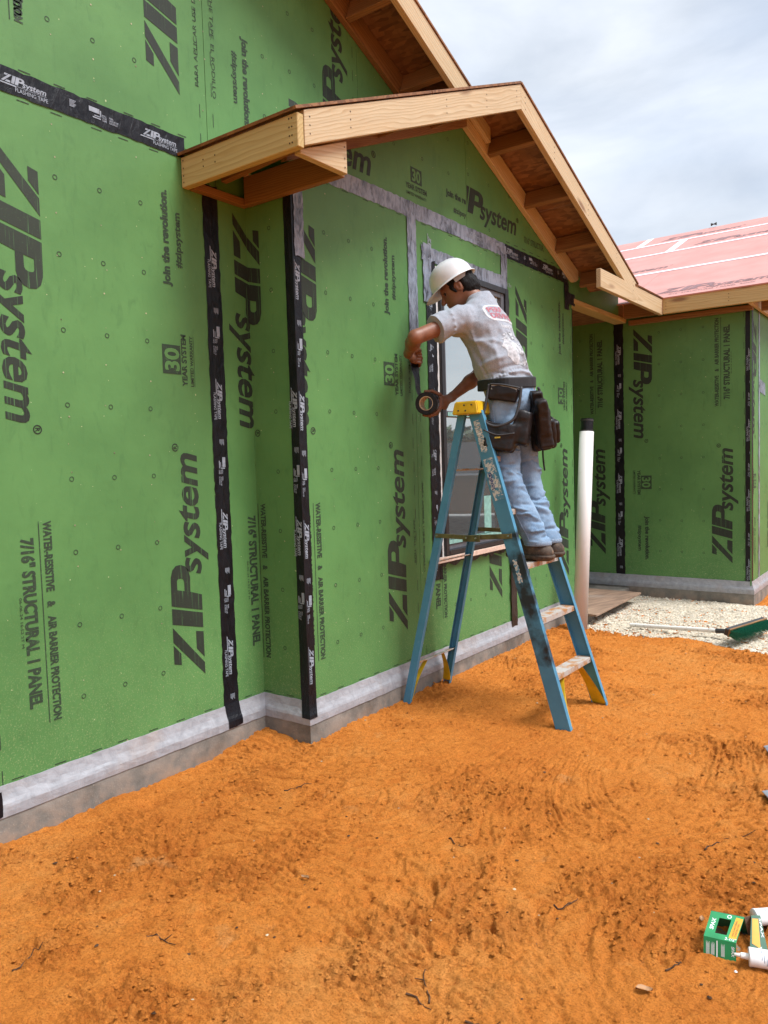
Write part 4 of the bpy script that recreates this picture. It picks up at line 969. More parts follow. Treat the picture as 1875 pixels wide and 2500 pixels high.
# top cap
M = Matrix.Rotation(R(0), 3, 'Z')
bm = bmesh.new(); bmesh.ops.create_cube(bm, size=1)
for v in bm.verts:
    t = .5-v.co.z; v.co = Vector((.795+v.co.x*(.138+.030*t), 2.175+v.co.y*(.46+.02*t), 1.702+v.co.z*.072))
bmesh.ops.bevel(bm, geom=bm.edges[:], offset=.006, segments=3, affect='EDGES')
cap = bm_ob('top_cap', bm, 'ladder_yellow', ladder); adopt(ladder, cap)
for x, z in ((.755, 1.688), (.792, 1.716), (.838, 1.716), (.800, 1.686)):
    V, F = tube_geo([(x, 1.9385, z), (x, 1.9335, z)], .0045, 8); o = mesh_ob('rivet', V, F, 'rubber', ladder); adopt(ladder, o)
STEPS = (.262, .556, .846, 1.14, 1.43)
for i, z in enumerate(STEPS):
    a = lerpz(*FL, z)+Vector((0, .004, 0)); b = lerpz(*FR, z)-Vector((0, .004, 0)); dx = Vector((.0, 0, 0))
    c = (a+b)/2; L_ = (b-a).length; ang = math.atan2(b.y-a.y, b.x-a.x)-math.pi/2
    bm = bmesh.new()
    for (x0, x1, z0, z1) in ((-.040, .040, -.004, 0), (.036, .040, -.028, -.0042), (-.040, -.036, -.028, -.0042)):
        r = bmesh.ops.create_cube(bm, size=1)
        for v in r['verts']: v.co = Vector(((x0+x1)/2+v.co.x*(x1-x0), v.co.y*(L_-.012), (z0+z1)/2+v.co.z*(z1-z0)))
    for q in range(9):
        r = bmesh.ops.create_cube(bm, size=1)
        for v in r['verts']: v.co = Vector((-.033+q*.0082+v.co.x*.0028, v.co.y*(L_-.016), .0008+v.co.z*.0016))
    o = bm_ob('step', bm, 'step_alu', ladder); o.location = c; o.rotation_euler = (0, 0, ang); adopt(ladder, o)
    for s_ in (-1, 1):
        V, F = tube_geo([(.0395, s_*(L_/2-.04), -.015), (.0425, s_*(L_/2-.04), -.015)], .0045, 8); rv = mesh_ob('rivet', V, F, 'steel', o)
for z in (.235, .835, 1.36):
    a = lerpz(*RL, z)+Vector((0, .004, 0)); b = lerpz(*RR, z)-Vector((0, .004, 0)); o = board('rear_bar', a, b, (.98, 0, .2), .032, .008, 'step_alu', ladder); adopt(ladder, o)
# folding spreaders
for (fa, ra, ys) in ((FL, RL, -.006), (FR, RR, .006)):
    a = lerpz(*fa, 1.0)+Vector((0, ys, 0)); b = lerpz(*ra, .992)+Vector((0, ys, 0)); mid = (a+b)/2+Vector((0, ys*.3, -.012))
    g1 = board('spreader_arm', a+Vector((.02, 0, 0)), mid-Vector((.03, 0, 0)), (0, 0, 1), .027, .005, 'brass_strap', ladder, bev=.0015); g2 = board('spreader_arm', mid+Vector((.03, ys*.8, 0)), b-Vector((.012, -ys*.8, 0)), (0, 0, 1), .025, .005, 'brass_strap', ladder, bev=.0015)
    g3 = board('spreader_hinge', mid+Vector((.055, ys*1.5, -.003)), mid+Vector((-.055, ys*1.5, -.003)), (0, 0, 1), .036, .004, 'brass_strap', ladder, bev=.001); adopt(ladder, g1, g2, g3)
    for q in (a, b, mid+Vector((.03, ys, 0)), mid-Vector((.03, -ys, 0))):
        V, F = tube_geo([q+Vector((0, ys, 0)), q+Vector((0, ys*2.2, 0))], .005, 8); o = mesh_ob('rivet', V, F, 'steel', ladder); adopt(ladder, o)
# yellow corner braces
def brace(p_top, p_foot, inward, width, mat='ladder_yellow'):
    p0, p1 = Vector(p_top), Vector(p_foot); V = []; F = []; n = 9; xd = Vector(width)
    for i in range(n):
        t = i/(n-1); c = p0.lerp(p1, t)+Vector(inward)*(math.sin(t*math.pi)*-.016); w = .55+.65*t**1.5
        for s_, e in ((-1, 0), (1, 0), (1, 1), (-1, 1)): V.append(c+xd*(.5*s_*w)+Vector(inward)*(.006*e)+Vector((0, 0, .008*e)))
    for i in range(n-1):
        for j in range(4): F.append((i*4+j, i*4+(j+1) % 4, (i+1)*4+(j+1) % 4, (i+1)*4+j))
    F += [(0, 1, 2, 3), ((n-1)*4+3, (n-1)*4+2, (n-1)*4+1, (n-1)*4)]
    o = mesh_ob('corner_brace', V, F, mat, ladder); adopt(ladder, o)
for f_, sg in ((FL, 1), (FR, -1)):
    a = lerpz(*f_, .24); b = lerpz(*f_, f_[0].z+.02); brace(a+Vector((0, sg*.14, 0)), b+Vector((.0, sg*.022, 0)), (0, sg, 0), (.072, 0, 0))
for f_, sg in ((RL, 1), (RR, -1)):
    a = lerpz(*f_, .225); b = lerpz(*f_, f_[0].z+.02); brace(a+Vector((0, sg*.13, 0)), b+Vector((.0, sg*.02, 0)), (0, sg, 0), (.045, 0, 0))
# worn labels on the near rail
axr = (FL[1]-FL[0]).normalized(); wb = Vector((1, 0, .3)); wb = (wb-axr*wb.dot(axr)).normalized()
def railmap(s_, h_, e=.0016): return FL[0]+axr*s_+wb*h_+Vector((0, -e, 0))
Lr = (FL[1]-FL[0]).length
def patch(name, s0, s1, h0, h1, mat, e, seed, hole=.25):
    rs = random.Random(seed); n = 14; up_ = [(s0+(s1-s0)*i/n, h1+rs.uniform(-.006, .002)) for i in range(n+1)]; lo_ = [(s0+(s1-s0)*i/n, h0+rs.uniform(-.002, .006)) for i in range(n+1)]
    V = [railmap(*p, e) for p in lo_+up_]; F = [(i, i+1, n+2+i, n+1+i) for i in range(n)]
    ob = mesh_ob(name, V, F, mat, ladder); adopt(ladder, ob)
patch('worn_label', Lr-.23, Lr-.045, -.026, .012, 'label_worn', .0012, 1, .42)
g = lay(T('WERNER', .036, .17, 0, .02), 'h', 0, 0); put_ = mesh_ob('rail_lettering', [railmap(Lr-.05-x, .012-y, .0020) for x, y in g[0]], g[1], 'label_white', ladder, kind='stuff'); adopt(ladder, put_)
patch('worn_label', Lr-.50, Lr-.265, -.030, .032, 'label_worn', .0012, 2, .18); patch('safety_label', Lr-.44, Lr-.345, -.026, -.002, 'label_blue', .0022, 3, .02)
g = lay(T('CAUTION', .018, .09), 'h', 0, 0); o = mesh_ob('rail_lettering', [railmap(Lr-.35-x, -.006-y, .0032) for x, y in g[0]], g[1], 'label_white', ladder); adopt(ladder, o)
patch('worn_label', .80, .93, -.020, .006, 'label_worn', .0012, 5, .78)

# ------------------------------------------------------------------ the worker
@material
def skin(b):
    f = b.noise(b.coord(), 14, 5, .6); g = b.noise(b.coord(), 130, 3)
    b.set(color=b.ramp(f, (.3, (.17, .066, .034)), (.7, (.245, .105, .058))), rough=.5, spec=.4, sss=.06); b.b.inputs['Subsurface Radius'].default_value = (.01, .004, .002); b.bump(g, .12, .002)
@material
def shirt_grey(b):
    f = b.noise(b.coord((1, 1, .35)), 420, 2, .7); g = b.noise(b.coord(), 5, 4)
    c = b.ramp(f, (.3, (.205, .222, .255)), (.7, (.385, .412, .46))); b.set(color=c, rough=.95, spec=.1, sheen=.2); b.bump(f, .25, .002)
@material
def denim(b):
    f = b.noise(b.coord((1, 1, .3)), 330, 3, .7); g = b.noise(b.coord(), 6.5, 5, .6)
    c = b.ramp(g, (.3, (.11, .185, .29)), (.68, (.24, .34, .455))); c = b.mix(b.ramp(f, (.45, 0), (.7, .4)), c, (.38, .45, .52)); b.set(color=c, rough=.9, spec=.1); b.bump(f, .3, .002)
simple('denim_seam', (.22, .30, .40), .9, var=.2, scale=200)
simple('hat_white', (.66, .68, .69), .32, var=.05, scale=9)
@material
def hair(b):
    f = b.noise(b.coord((1, 1, .2)), 260, 3); b.set(color=b.ramp(f, (.3, (.004, .0035, .0035)), (.7, (.014, .012, .011))), rough=.6, spec=.15); b.bump(f, .8, .006)
@material
def boot_leather(b):
    f = b.noise(b.coord(), 30, 6, .65); b.set(color=b.ramp(f, (.35, (.035, .024, .018)), (.6, (.10, .07, .048)), (.75, (.22, .14, .085))), rough=.85); b.bump(f, .4, .006)
@material
def pouch_leather(b):
    f = b.noise(b.coord(), 9, 5, .6, .4); g = b.noise(b.coord(), 140, 3, .6); c = b.ramp(f, (.35, (.004, .003, .003)), (.65, (.013, .0085, .0085)))
    b.set(color=b.mix(b.ramp(g, (.72, 0), (.78, .6)), c, (.4, .3, .2)), rough=b.ramp(f, (.3, .38), (.7, .6)), spec=.35); b.bump(f, .25, .02)
simple('piping', (.03, .028, .03), .6); simple('strap_web', (.016, .016, .018), .75, var=.2, scale=200)
simple('band_grey', (.30, .31, .31), .5)
simple('eye_dark', (.02, .015, .012), .2)
simple('shirt_white', (.56, .57, .59), .9, var=.15, scale=70); simple('shirt_red', (.44, .13, .16), .9, var=.15, scale=90); simple('shirt_pale', (.36, .37, .39), .9, var=.4, scale=60); simple('shirt_pale2', (.47, .48, .50), .9, var=.22, scale=45)
simple('cuff_yellow', (.6, .45, .05), .6)
FT = .847                                                             # step tread
C7 = (.755, 2.235, 2.335); PEL = (.925, 2.255, 1.80); CH = (.775, 2.230, 2.17); BEL = (.852, 2.245, 1.97)
SL_, SR_ = (.715, 2.045, 2.205), (.715, 2.385, 2.222); EL_, WL_ = (.585, 1.785, 2.092), (.432, 1.935, 2.034)
ER_, WR_ = (.640, 2.395, 1.935), (.545, 2.222, 1.795)
HLj, HRj = (.905, 2.168, 1.735), (.920, 2.325, 1.735); KL, KR = (.952, 2.110, 1.300), (.968, 2.335, 1.285); AL, AR = (1.110, 2.150, .955), (1.098, 2.315, .955)
fh = Vector((-.78, -.36, -.51)).normalized(); lat = Vector((fh.y, -fh.x, 0)).normalized(); lat = -lat if lat.y > 0 else lat   # lat: towards his left
uh = fh.cross(lat); uh = -uh if uh.z < 0 else uh
HC = Vector((.615, 2.195, 2.425)); HM = [tuple(fh), tuple(lat), tuple(uh)]
hp = lambda f, l, u: tuple(HC+fh*f+lat*l+uh*u)
person = empty('person', (1.05, 2.25, .847), label='person in white hard hat, grey t-shirt and jeans taping from a ladder', cat='person')
wY = (0, 1, 0)
B = Field((.28, 1.68, .86), (1.28, 2.62, 2.66), .0045)
B.cap(PEL, BEL, .115, .112, .03, wY, 1.25); B.cap(BEL, CH, .112, .115, .03, wY, 1.30); B.cap(CH, (.755, 2.235, 2.27), .11, .07, .03, wY, 1.5); B.cap(SL_, SR_, .058, .058, .04)
B.cap((.745, 2.235, 2.30), hp(-.03, 0, -.06), .062, .058, .03); B.ell(HC, (.100, .078, .112), HM, .02); B.ell(hp(.045, 0, -.07), (.052, .056, .052), HM, .03)
B.cap(hp(.098, 0, -.005), hp(.118, 0, -.036), .009, .014, .012); B.cap(hp(.088, -.030, .018), hp(.088, .030, .018), .012, None, .016); B.cap(hp(.098, -.020, -.070), hp(.098, .020, -.070), .007, None, .010)
B.cap(hp(.088, 0, -.112), hp(.07, 0, -.12), .018, None, .02); B.cap(hp(.103, -.022, -.058), hp(.103, .022, -.058), .004, None, .006)
for sg in (1, -1):
    B.ell(hp(-.008, sg*.080, -.018), (.019, .010, .032), HM, .008); B.ell(hp(-.004, sg*.088, -.016), (.009, .006, .019), HM, .004, sub=True); B.ell(hp(.086, sg*.031, -.004), (.014, .016, .010), HM, .008, sub=True)
for S0, E0, W0 in ((SL_, EL_, WL_), (SR_, ER_, WR_)):
    S0, E0, W0 = Vector(S0), Vector(E0), Vector(W0); B.cap(S0, E0, .050, .040, .02); B.cap(E0, E0.lerp(W0, .35), .040, .043, .015); B.cap(E0.lerp(W0, .35), W0, .042, .026, .015, wY, .92); B.cap(W0, W0, .026, None, .01)
for H0, K0, A0 in ((HLj, KL, AL), (HRj, KR, AR)):
    B.cap(H0, K0, .075, .046, .03); B.cap(K0, A0, .046, .030, .02); B.cap(A0, (A0[0]-.12, A0[1]+.02, FT+.04), .028, .022, .02)
B.cap(PEL, (.925, 2.255, 1.74), .115, .11, .03, wY, 1.25)
def finger(pts, r0, r1):
    n = len(pts)-1
    for i in range(n): B.cap(pts[i], pts[i+1], r0+(r1-r0)*i/n, r0+(r1-r0)*(i+1)/n, .004)
# left hand pressing the tape to the wall: palm near the wall, fingers along +Y, bent over the strip
pl = Vector((.384, 2.045, 2.030)); B.cap(WL_, pl, .026, .030, .012, (1, 0, .3), .62); B.cap(pl, pl+Vector((-.006, .03, .0)), .034, .034, .008, (1, 0, 0), .45)
for i, (dz, ln) in enumerate(((.030, .070), (.011, .080), (-.008, .074), (-.026, .058))):
    k0 = pl+Vector((-.004, .038, dz)); finger([k0, k0+Vector((.018, ln*.42, -.004)), k0+Vector((.004, ln*.80, -.012)), k0+Vector((-.012, ln*.95, -.020))], .0098, .0078)
finger([pl+Vector((.012, -.012, .028)), pl+Vector((.028, .030, .046)), pl+Vector((.010, .070, .044)), pl+Vector((-.006, .095, .032))], .0125, .0095)
# roll held in the right hand
RA = Vector((-.30, .954, 0)).normalized(); RCt = Vector((.484, 2.052, 1.750)); RP = Vector((.954, .30, 0))
ph = RCt+RP*.072+RA*.040+Vector((0, 0, .010)); B.cap(WR_, ph+Vector((.002, .03, .006)), .027, .032, .012, RP, .70); B.cap(ph+Vector((0, .025, -.010)), ph+Vector((-.002, -.002, -.004)), .037, .035, .010, RP, .42)
for i, (up_, ax_) in enumerate(((.022, -.012), (.003, -.016), (-.016, -.012), (-.033, .0))):
    a0 = ph+Vector((0, 0, up_))+RA*-.024
    def onroll(ang, ax, rr=.073): return RCt+RA*ax+(RP*math.cos(ang)+Vector((0, 0, 1))*math.sin(ang))*rr
    b0 = math.asin(max(-.9, min(.9, (up_+.006)/.073)))-.15
    finger([a0, onroll(b0-.35, .030+ax_), onroll(b0-.95, .012+ax_), onroll(b0-1.5, .000+ax_, .071)], .0098, .0080)
finger([ph+Vector((-.004, .02, .022)), onroll(.75, .034, .080), onroll(1.25, .012, .077), onroll(1.75, -.010, .073)], .0130, .0092)
V, Q = B.surface(); body = np_mesh('body', V, Q, 'skin'); adopt(person, body); del B
for sg in (1, -1):
    V, F = lathe_geo([(0.0005, -.009), (.006, -.007), (.009, 0), (.006, .007), (.0005, .009)], 10, Matrix.Translation(hp(.079, sg*.031, -.004))); o = mesh_ob('eye', V, F, 'eye_dark', smooth=True); adopt(person, o)
# hair
Hh = Field((.42, 2.0, 2.2), (.82, 2.4, 2.62), .004)
Hh.ell(hp(-.016, 0, .012), (.102, .087, .112), HM, .01); Hh.ell(hp(-.06, 0, -.048), (.058, .064, .058), HM, .03)
Hh.ell(hp(.10, 0, -.075), (.115, .13, .085), HM, .012, sub=True)
for sg in (1, -1): Hh.ell(hp(-.006, sg*.086, -.022), (.026, .030, .036), HM, .008, sub=True); Hh.cap(hp(.030, sg*.078, -.005), hp(.022, sg*.080, -.035), .009, .005, .012)
V, Q = Hh.surface(); o = np_mesh('hair', V, Q, 'hair'); folds(o, (), [(70, .004, 3, (1, 1, .6)), (160, .0022, 9, (1, 1, .6))]); adopt(person, o)
# hard hat
HMx = Matrix((fh, lat, uh)).transposed().to_4x4(); HMx.translation = Vector(hp(.008, 0, .045)); nA = 56; V = []; F = []
prof = [math.radians(a) for a in (0.5, 8, 16, 25, 34, 44, 54, 64, 74, 83, 90)]
def ringpts(rf, zz, extra):
    q = []
    for j in range(nA):
        th = 2*math.pi*j/nA; c, s_ = math.cos(th), math.sin(th); bf = max(0, c)**1.6*.048+.014
        q.append(HMx @ Vector(((.132*rf+extra*bf)*c, (.112*rf+extra*bf*.75)*s_, zz+(-.012*max(0, c)**2 if extra else 0)+(.0045 if (abs(s_*rf) < .16 and not extra and rf > .03) else 0))))
    return q
for a in prof: V += ringpts(math.sin(a)**.93, .122*math.cos(a)**.92, 0)
V += ringpts(1.0, -.008, .0); V += ringpts(1.0, -.013, .45); V += ringpts(1.0, -.017, 1.0); V += ringpts(1.0, -.0205, .98); V += ringpts(.965, -.015, .0); V += ringpts(.93, .03, 0); V += ringpts(.6, .095, 0); V += ringpts(.05, .115, 0)
m_ = len(V)//nA
for i in range(m_-1):
    for j in range(nA): F.append((i*nA+j, i*nA+(j+1) % nA, (i+1)*nA+(j+1) % nA, (i+1)*nA+j))
o = mesh_ob('hard_hat', V, F, 'hat_white', smooth=True, label='off-white hard hat with short front brim'); adopt(person, o)
sb = [HMx @ Vector((.112*math.cos(t)-.004, .100*math.sin(t), -.030-.012*math.cos(t))) for t in np.linspace(math.pi*.52, math.pi*1.48, 22)]
V = []; F = []
for i, p in enumerate(sb): V += [p+uh*.013, p-uh*.013, p-uh*.013-(p-HC).normalized()*.003]
for i in range(len(sb)-1): F += [(3*i, 3*i+1, 3*i+4, 3*i+3), (3*i+1, 3*i+2, 3*i+5, 3*i+4)]
o = mesh_ob('hat_headband', V, F, 'band_grey', smooth=True); adopt(person, o)
# t-shirt
S = Field((.50, 1.76, 1.60), (1.26, 2.64, 2.46), .005)
S.cap((.925, 2.257, 1.76), BEL, .132, .134, .04, wY, 1.24); S.cap(BEL, CH, .134, .134, .04, wY, 1.30); S.cap(CH, (.750, 2.230, 2.27), .128, .085, .04, wY, 1.45); S.cap(SL_, SR_, .072, .072, .05); S.cap((.76, 2.235, 2.28), (.735, 2.232, 2.335), .078, .074, .03, plane=((.727, 2.23, 2.352), (-.35, 0, .94)))
for S0, E0, ex in ((SL_, EL_, .56), (SR_, ER_, .6)):
    S0, E0 = Vector(S0), Vector(E0); e = S0.lerp(E0, ex); dn_ = (E0-S0).normalized(); S.cap(S0, S0.lerp(E0, ex+.2), .074, .080, .035, plane=(tuple(e), tuple(dn_)))
S.cap((.95, 2.14, 1.80), (.90, 2.10, 1.70), .05, .035, .04)
V, Q = S.surface(); shirt = np_mesh('t_shirt', V, Q, 'shirt_grey'); adopt(person, shirt)
fl_ = [((.75, 2.08, 2.12), (.90, 2.10, 2.02), .018, .010), ((.74, 2.09, 2.08), (.86, 2.12, 1.94), .016, -.009), ((.78, 2.06, 2.08), (.95, 2.13, 2.06), .014, .007), ((.80, 2.07, 1.93), (.98, 2.12, 1.99), .014, .008), ((.82, 2.09, 1.89), (1.04, 2.20, 1.95), .013, -.007),
       ((.83, 2.10, 1.86), (1.07, 2.30, 1.90), .012, .010), ((.84, 2.12, 1.875), (1.06, 2.36, 1.92), .010, -.006), ((.66, 1.99, 2.20), (.74, 2.10, 2.10), .012, .007), ((.68, 1.96, 2.15), (.77, 2.09, 2.08), .010, -.007), ((.70, 1.98, 2.24), (.68, 1.95, 2.12), .010, .005),
       ((.90, 2.14, 2.20), (.98, 2.20, 1.95), .016, .006), ((.86, 2.11, 2.14), (.92, 2.12, 1.90), .014, .006), ((1.0, 2.30, 2.1), (1.06, 2.34, 1.9), .018, -.006)]
fl_ += [((.80, 2.05, 2.02), (.86, 2.10, 1.87), .010, -.008), ((1.02, 2.22, 2.05), (1.08, 2.30, 1.90), .012, .008), ((.88, 2.08, 1.90), (1.02, 2.14, 1.875), .008, -.008), ((1.0, 2.2, 1.89), (1.09, 2.36, 1.88), .008, .008), ((.78, 2.06, 2.15), (.83, 2.06, 2.0), .010, .008), ((.95, 2.12, 2.15), (.90, 2.08, 2.02), .012, -.006), ((.62, 1.93, 2.19), (.70, 2.02, 2.20), .009, .006), ((.64, 1.96, 2.12), (.73, 2.06, 2.12), .009, -.007)]
fl_ = [(a, b, w, m_*1.15) for a, b, w, m_ in fl_]
folds(shirt, fl_, [(10, .009, 5, (1, 1, .6)), (24, .0055, 15, (1.2, 1.2, .6)), (52, .0022, 19, (1, 1, .8))])
# jeans
J = Field((.78, 1.98, .90), (1.24, 2.58, 1.92), .005)
J.cap((.925, 2.257, 1.86), (.925, 2.255, 1.72), .122, .126, .03, wY, 1.22, plane=((.93, 2.26, 1.845), (0, 0, 1))); J.cap((.960, 2.19, 1.74), (.960, 2.20, 1.66), .085, .075, .05); J.cap((.960, 2.32, 1.74), (.960, 2.32, 1.66), .085, .075, .05)
for H0, K0, A0 in ((HLj, KL, AL), (HRj, KR, AR)):
    H0, K0, A0 = Vector(H0), Vector(K0), Vector(A0); J.cap(H0, K0, .098, .070, .03); e = A0+Vector((.004, 0, -.022)); J.cap(K0, A0+(A0-K0).normalized()*.08, .070, .068, .03, plane=(tuple(e), (.12, 0, -.99)))
V, Q = J.surface(); jeans = np_mesh('jeans', V, Q, 'denim'); adopt(person, jeans)
rj = random.Random(8); fl_ = []
for A0, K0, H0 in ((AL, KL, HLj), (AR, KR, HRj)):
    for i in range(26):
        t = rj.random(); c = Vector(K0).lerp(Vector(A0), t) if i < 16 else Vector(H0).lerp(Vector(K0), .45+.5*t); a = rj.uniform(-2.2, .9); r_ = .08
        p0 = c+Vector((math.cos(a)*r_, math.sin(a)*r_, rj.uniform(-.02, .02))); a2 = a+rj.uniform(.9, 1.7); p1 = c+Vector((math.cos(a2)*r_, math.sin(a2)*r_, rj.uniform(-.055, .02))); fl_.append((tuple(p0), tuple(p1), rj.uniform(.006, .011), rj.choice((-1, 1, 1))*rj.uniform(.006, .013)))
folds(jeans, fl_, [(12, .008, 25, (1, 1, .6)), (30, .005, 35, (1, 1, .9)), (60, .002, 45, (1, 1, 1))])
bvh = BVHTree.FromPolygons([tuple(v) for v in getv(jeans)], [tuple(p.vertices) for p in jeans.data.polygons])
pts = []
for t in np.linspace(0, 1, 46):
    c = Vector(HLj).lerp(Vector(KL), t*2) if t < .5 else Vector(KL).lerp(Vector(AL), (t-.5)*1.93); d_ = Vector((-.10, -1, 0)).normalized(); h_ = bvh.ray_cast(c+d_*.3, -d_)
    if h_[0]: pts.append(h_[0]+d_*.0005)
V, F = tube_geo(pts, .0028, 6); o = mesh_ob('side_seam', V, F, 'denim_seam', smooth=True); adopt(person, o)
for A0, K0 in ((AL, KL), (AR, KR)):
    V = []; F = []; n = 40
    for j in range(n):
        a = 2*math.pi*j/n; d_ = Vector((math.cos(a), math.sin(a), 0)); c = Vector(A0)+Vector((.004, 0, -.010)); h_ = bvh.ray_cast(c+d_*.2, -d_); p = h_[0] if h_[0] and (h_[0]-c).length < .12 else c+d_*.072
        for dz, e in ((.014, .0005), (.008, .0035), (-.008, .0035), (-.0115, .0005), (-.0115, -.010)): V.append(p+d_*e+Vector((0, 0, dz+.012*math.cos(a)*-.0)))
    for j in range(n):
        for q in range(4): F.append((j*5+q, ((j+1) % n)*5+q, ((j+1) % n)*5+q+1, j*5+q+1))
    o = mesh_ob('trouser_hem', V, F, 'denim_seam', smooth=True); adopt(person, o)
# boots
for A0, ty in ((AL, .035), (AR, .02)):
    Bo = Field((A0[0]-.28, A0[1]-.12, FT-.02), (A0[0]+.14, A0[1]+.16, 1.06), .004); A0 = Vector(A0); z0 = FT
    toe = Vector((A0.x-.150, A0.y+ty, z0+.046)); heel = Vector((A0.x+.050, A0.y-.004, z0+.048))
    Bo.cap(heel, toe, .050, .049, .02, (0, 1, 0), .98); Bo.cap(A0+Vector((.0, 0, -.01)), A0+Vector((-.004, 0, .03)), .044, .044, .03); Bo.cap(A0+Vector((-.03, 0, -.01)), toe+Vector((.05, 0, .022)), .050, .042, .03)
    V, Q = Bo.surface(); V[:, 2] = np.maximum(V[:, 2], FT+.014); o = np_mesh('boot', V, Q, 'boot_leather'); folds(o, (), [(30, .004, 4, (1, 1, 1))]); adopt(person, o)
    So = Field((A0[0]-.28, A0[1]-.12, FT-.03), (A0[0]+.14, A0[1]+.16, FT+.07), .004); So.cap(heel+Vector((0, 0, -.02)), toe+Vector((0, 0, -.02)), .056, .055, .01, (0, 0, 1), .5); V, Q = So.surface(); V[:, 2] = np.clip(V[:, 2], FT+.001, FT+.036); s_ = np_mesh('boot_sole', V, Q, 'boot_leather', o); s_.matrix_parent_inverse = Matrix()
    lc = [A0+Vector((-.052-.02*i, (.016 if i % 2 else -.016)+ty*.1*i, .045-.018*i)) for i in range(6)]; V, F = tube_geo(lc, .0035, 6); l_ = mesh_ob('boot_lace', V, F, 'piping', o); l_.matrix_parent_inverse = Matrix()
# tool belt, pouches
V = []; F = []; n = 60
sbv = BVHTree.FromPolygons([tuple(v) for v in getv(shirt)], [tuple(p.vertices) for p in shirt.data.polygons])
for j in range(n):
    a = 2*math.pi*j/n; d_ = Vector((math.cos(a), math.sin(a), 0)); c = Vector((.915, 2.254, 1.842+.012*math.sin(a))); rr = 0
    for dz in (-.03, 0, .03):
        for bv in (sbv, bvh):
            h_ = bv.ray_cast(c+Vector((0, 0, dz))+d_*.4, -d_)
            if h_[0]: rr = max(rr, ((h_[0]-c).xy).length)
    for dz, e in ((.030, -.004), (.030, .004), (.024, .007), (-.024, .007), (-.030, .004), (-.030, -.004)): V.append(c+d_*(rr+e)+Vector((0, 0, dz)))
for j in range(n):
    for q in range(5): F.append((j*6+q, ((j+1) % n)*6+q, ((j+1) % n)*6+q+1, j*6+q+1))
o = mesh_ob('tool_belt', V, F, 'strap_web', smooth=False); adopt(person, o); belt = o
def frame(n_, tilt=0):
    n_ = Vector(n_).normalized(); t_ = Vector((-n_.y, n_.x, 0)).normalized(); u_ = n_.cross(t_); u_ = u_ if u_.z > 0 else -u_
    q = Matrix.Rotation(tilt, 3, n_); t_, u_ = q @ t_, q @ u_; return t_, n_, u_
def pouch(name, lo, hi, prims, noise=.007):
    P_ = Field(lo, hi, .004)
    for c, hf, fr, r_, sub, tp in prims: P_.rbox(c, hf, [tuple(v) for v in fr], r_, .012, sub, tp)
    V, Q = P_.surface(); o = np_mesh(name, V, Q, 'pouch_leather'); folds(o, (), [(14, noise, 7, (1, 1, 1)), (36, noise*.5, 17, (1, 1, 1))]); adopt(person, o); return o
def pipe(name, pts, r, mat='piping', par=None, n=8):
    P0 = [Vector(p) for p in pts]; sm = []
    for i in range(len(P0)-1):
        a, b, c, d_ = P0[max(i-1, 0)], P0[i], P0[i+1], P0[min(i+2, len(P0)-1)]
        for t in np.linspace(0, 1, 7)[:-1]: sm.append(.5*((2*b)+(c-a)*t+(2*a-5*b+4*c-d_)*t*t+(-a+3*b-3*c+d_)*t**3))
    sm.append(P0[-1]); V, F = tube_geo(sm, r, n); o = mesh_ob(name, V, F, mat, smooth=True); adopt(person, o); return o
fA = frame((.30, -.95, .10), R(-12)); tA, nA_, uA = fA
cA = Vector((.972, 2.060, 1.580))
pa = pouch('tool_pouch', (.78, 1.90, 1.40), (1.18, 2.24, 1.90), [(cA+uA*.185-tA*.045, (.085, .028, .042), fA, .014, False, .05), (cA-uA*.045-tA*.012, (.098, .052, .080), fA, .02, False, .14), (cA-uA*.005+nA_*.010-tA*.012, (.084, .034, .080), fA, .012, True, .14),
     (cA+uA*.02+tA*.092, (.046, .042, .092), fA, .014, False, -.1), (cA+uA*.075+tA*.085, (.026, .020, .05), fA, .008, True, 0), (cA-uA*.075+nA_*.035-tA*.02, (.07, .020, .045), fA, .012, False, .1)])
pipe('pouch_piping', [cA+uA*.225-tA*.13+nA_*.02, cA+uA*.13-tA*.125+nA_*.03, cA+uA*.03-tA*.115+nA_*.042, cA-uA*.0-tA*.06+nA_*.052, cA+uA*.015+tA*.0+nA_*.05, cA+uA*.06+tA*.05+nA_*.045, cA+uA*.14+tA*.058+nA_*.035, cA+uA*.235+tA*.05+nA_*.03], .008)
pipe('pouch_piping', [cA+uA*.225-tA*.125+nA_*.03, cA+uA*.232-tA*.05+nA_*.034, cA+uA*.228+tA*.045+nA_*.032], .005); pipe('pouch_piping', [cA-uA*.03-tA*.10+nA_*.06, cA-uA*.045-tA*.02+nA_*.064, cA-uA*.02+tA*.07+nA_*.055], .004)
o = board('pouch_tag', cA-uA*.062-tA*.030+nA_*.062, cA-uA*.055+tA*.0+nA_*.0625, uA, .008, .002, 'cuff_yellow', bev=0); adopt(person, o)
fB = frame((.78, .55, .15), R(14)); tB, nB_, uB = fB
cB = Vector((1.055, 2.320, 1.585))
pb = pouch('tool_pouch', (.84, 2.02, 1.38), (1.36, 2.66, 1.90), [(cB-uB*.035+nB_*.012+tB*.03, (.100, .070, .090), fB, .022, False, .14), (cB+uB*.005+nB_*.026+tB*.03, (.082, .045, .085), fB, .014, True, .12), (cB+uB*.075-tB*.025-nB_*.01, (.058, .034, .10), fB, .018, False, -.12), (cB+uB*.155-tB*.06-nB_*.005, (.046, .030, .070), fB, .012, False, .15), (cB+uB*.03-tB*.115-nB_*.0, (.058, .042, .112), fB, .018, False, -.12), (cB+uB*.09-tB*.15+nB_*.0, (.035, .03, .10), fB, .014, False, .1),
     (cB-uB*.04+nB_*.085+tB*.035, (.065, .026, .064), fB, .016, False, .12), (cB-uB*.01-tB*.075+nB_*.01, (.032, .034, .10), fB, .016, False, 0)])
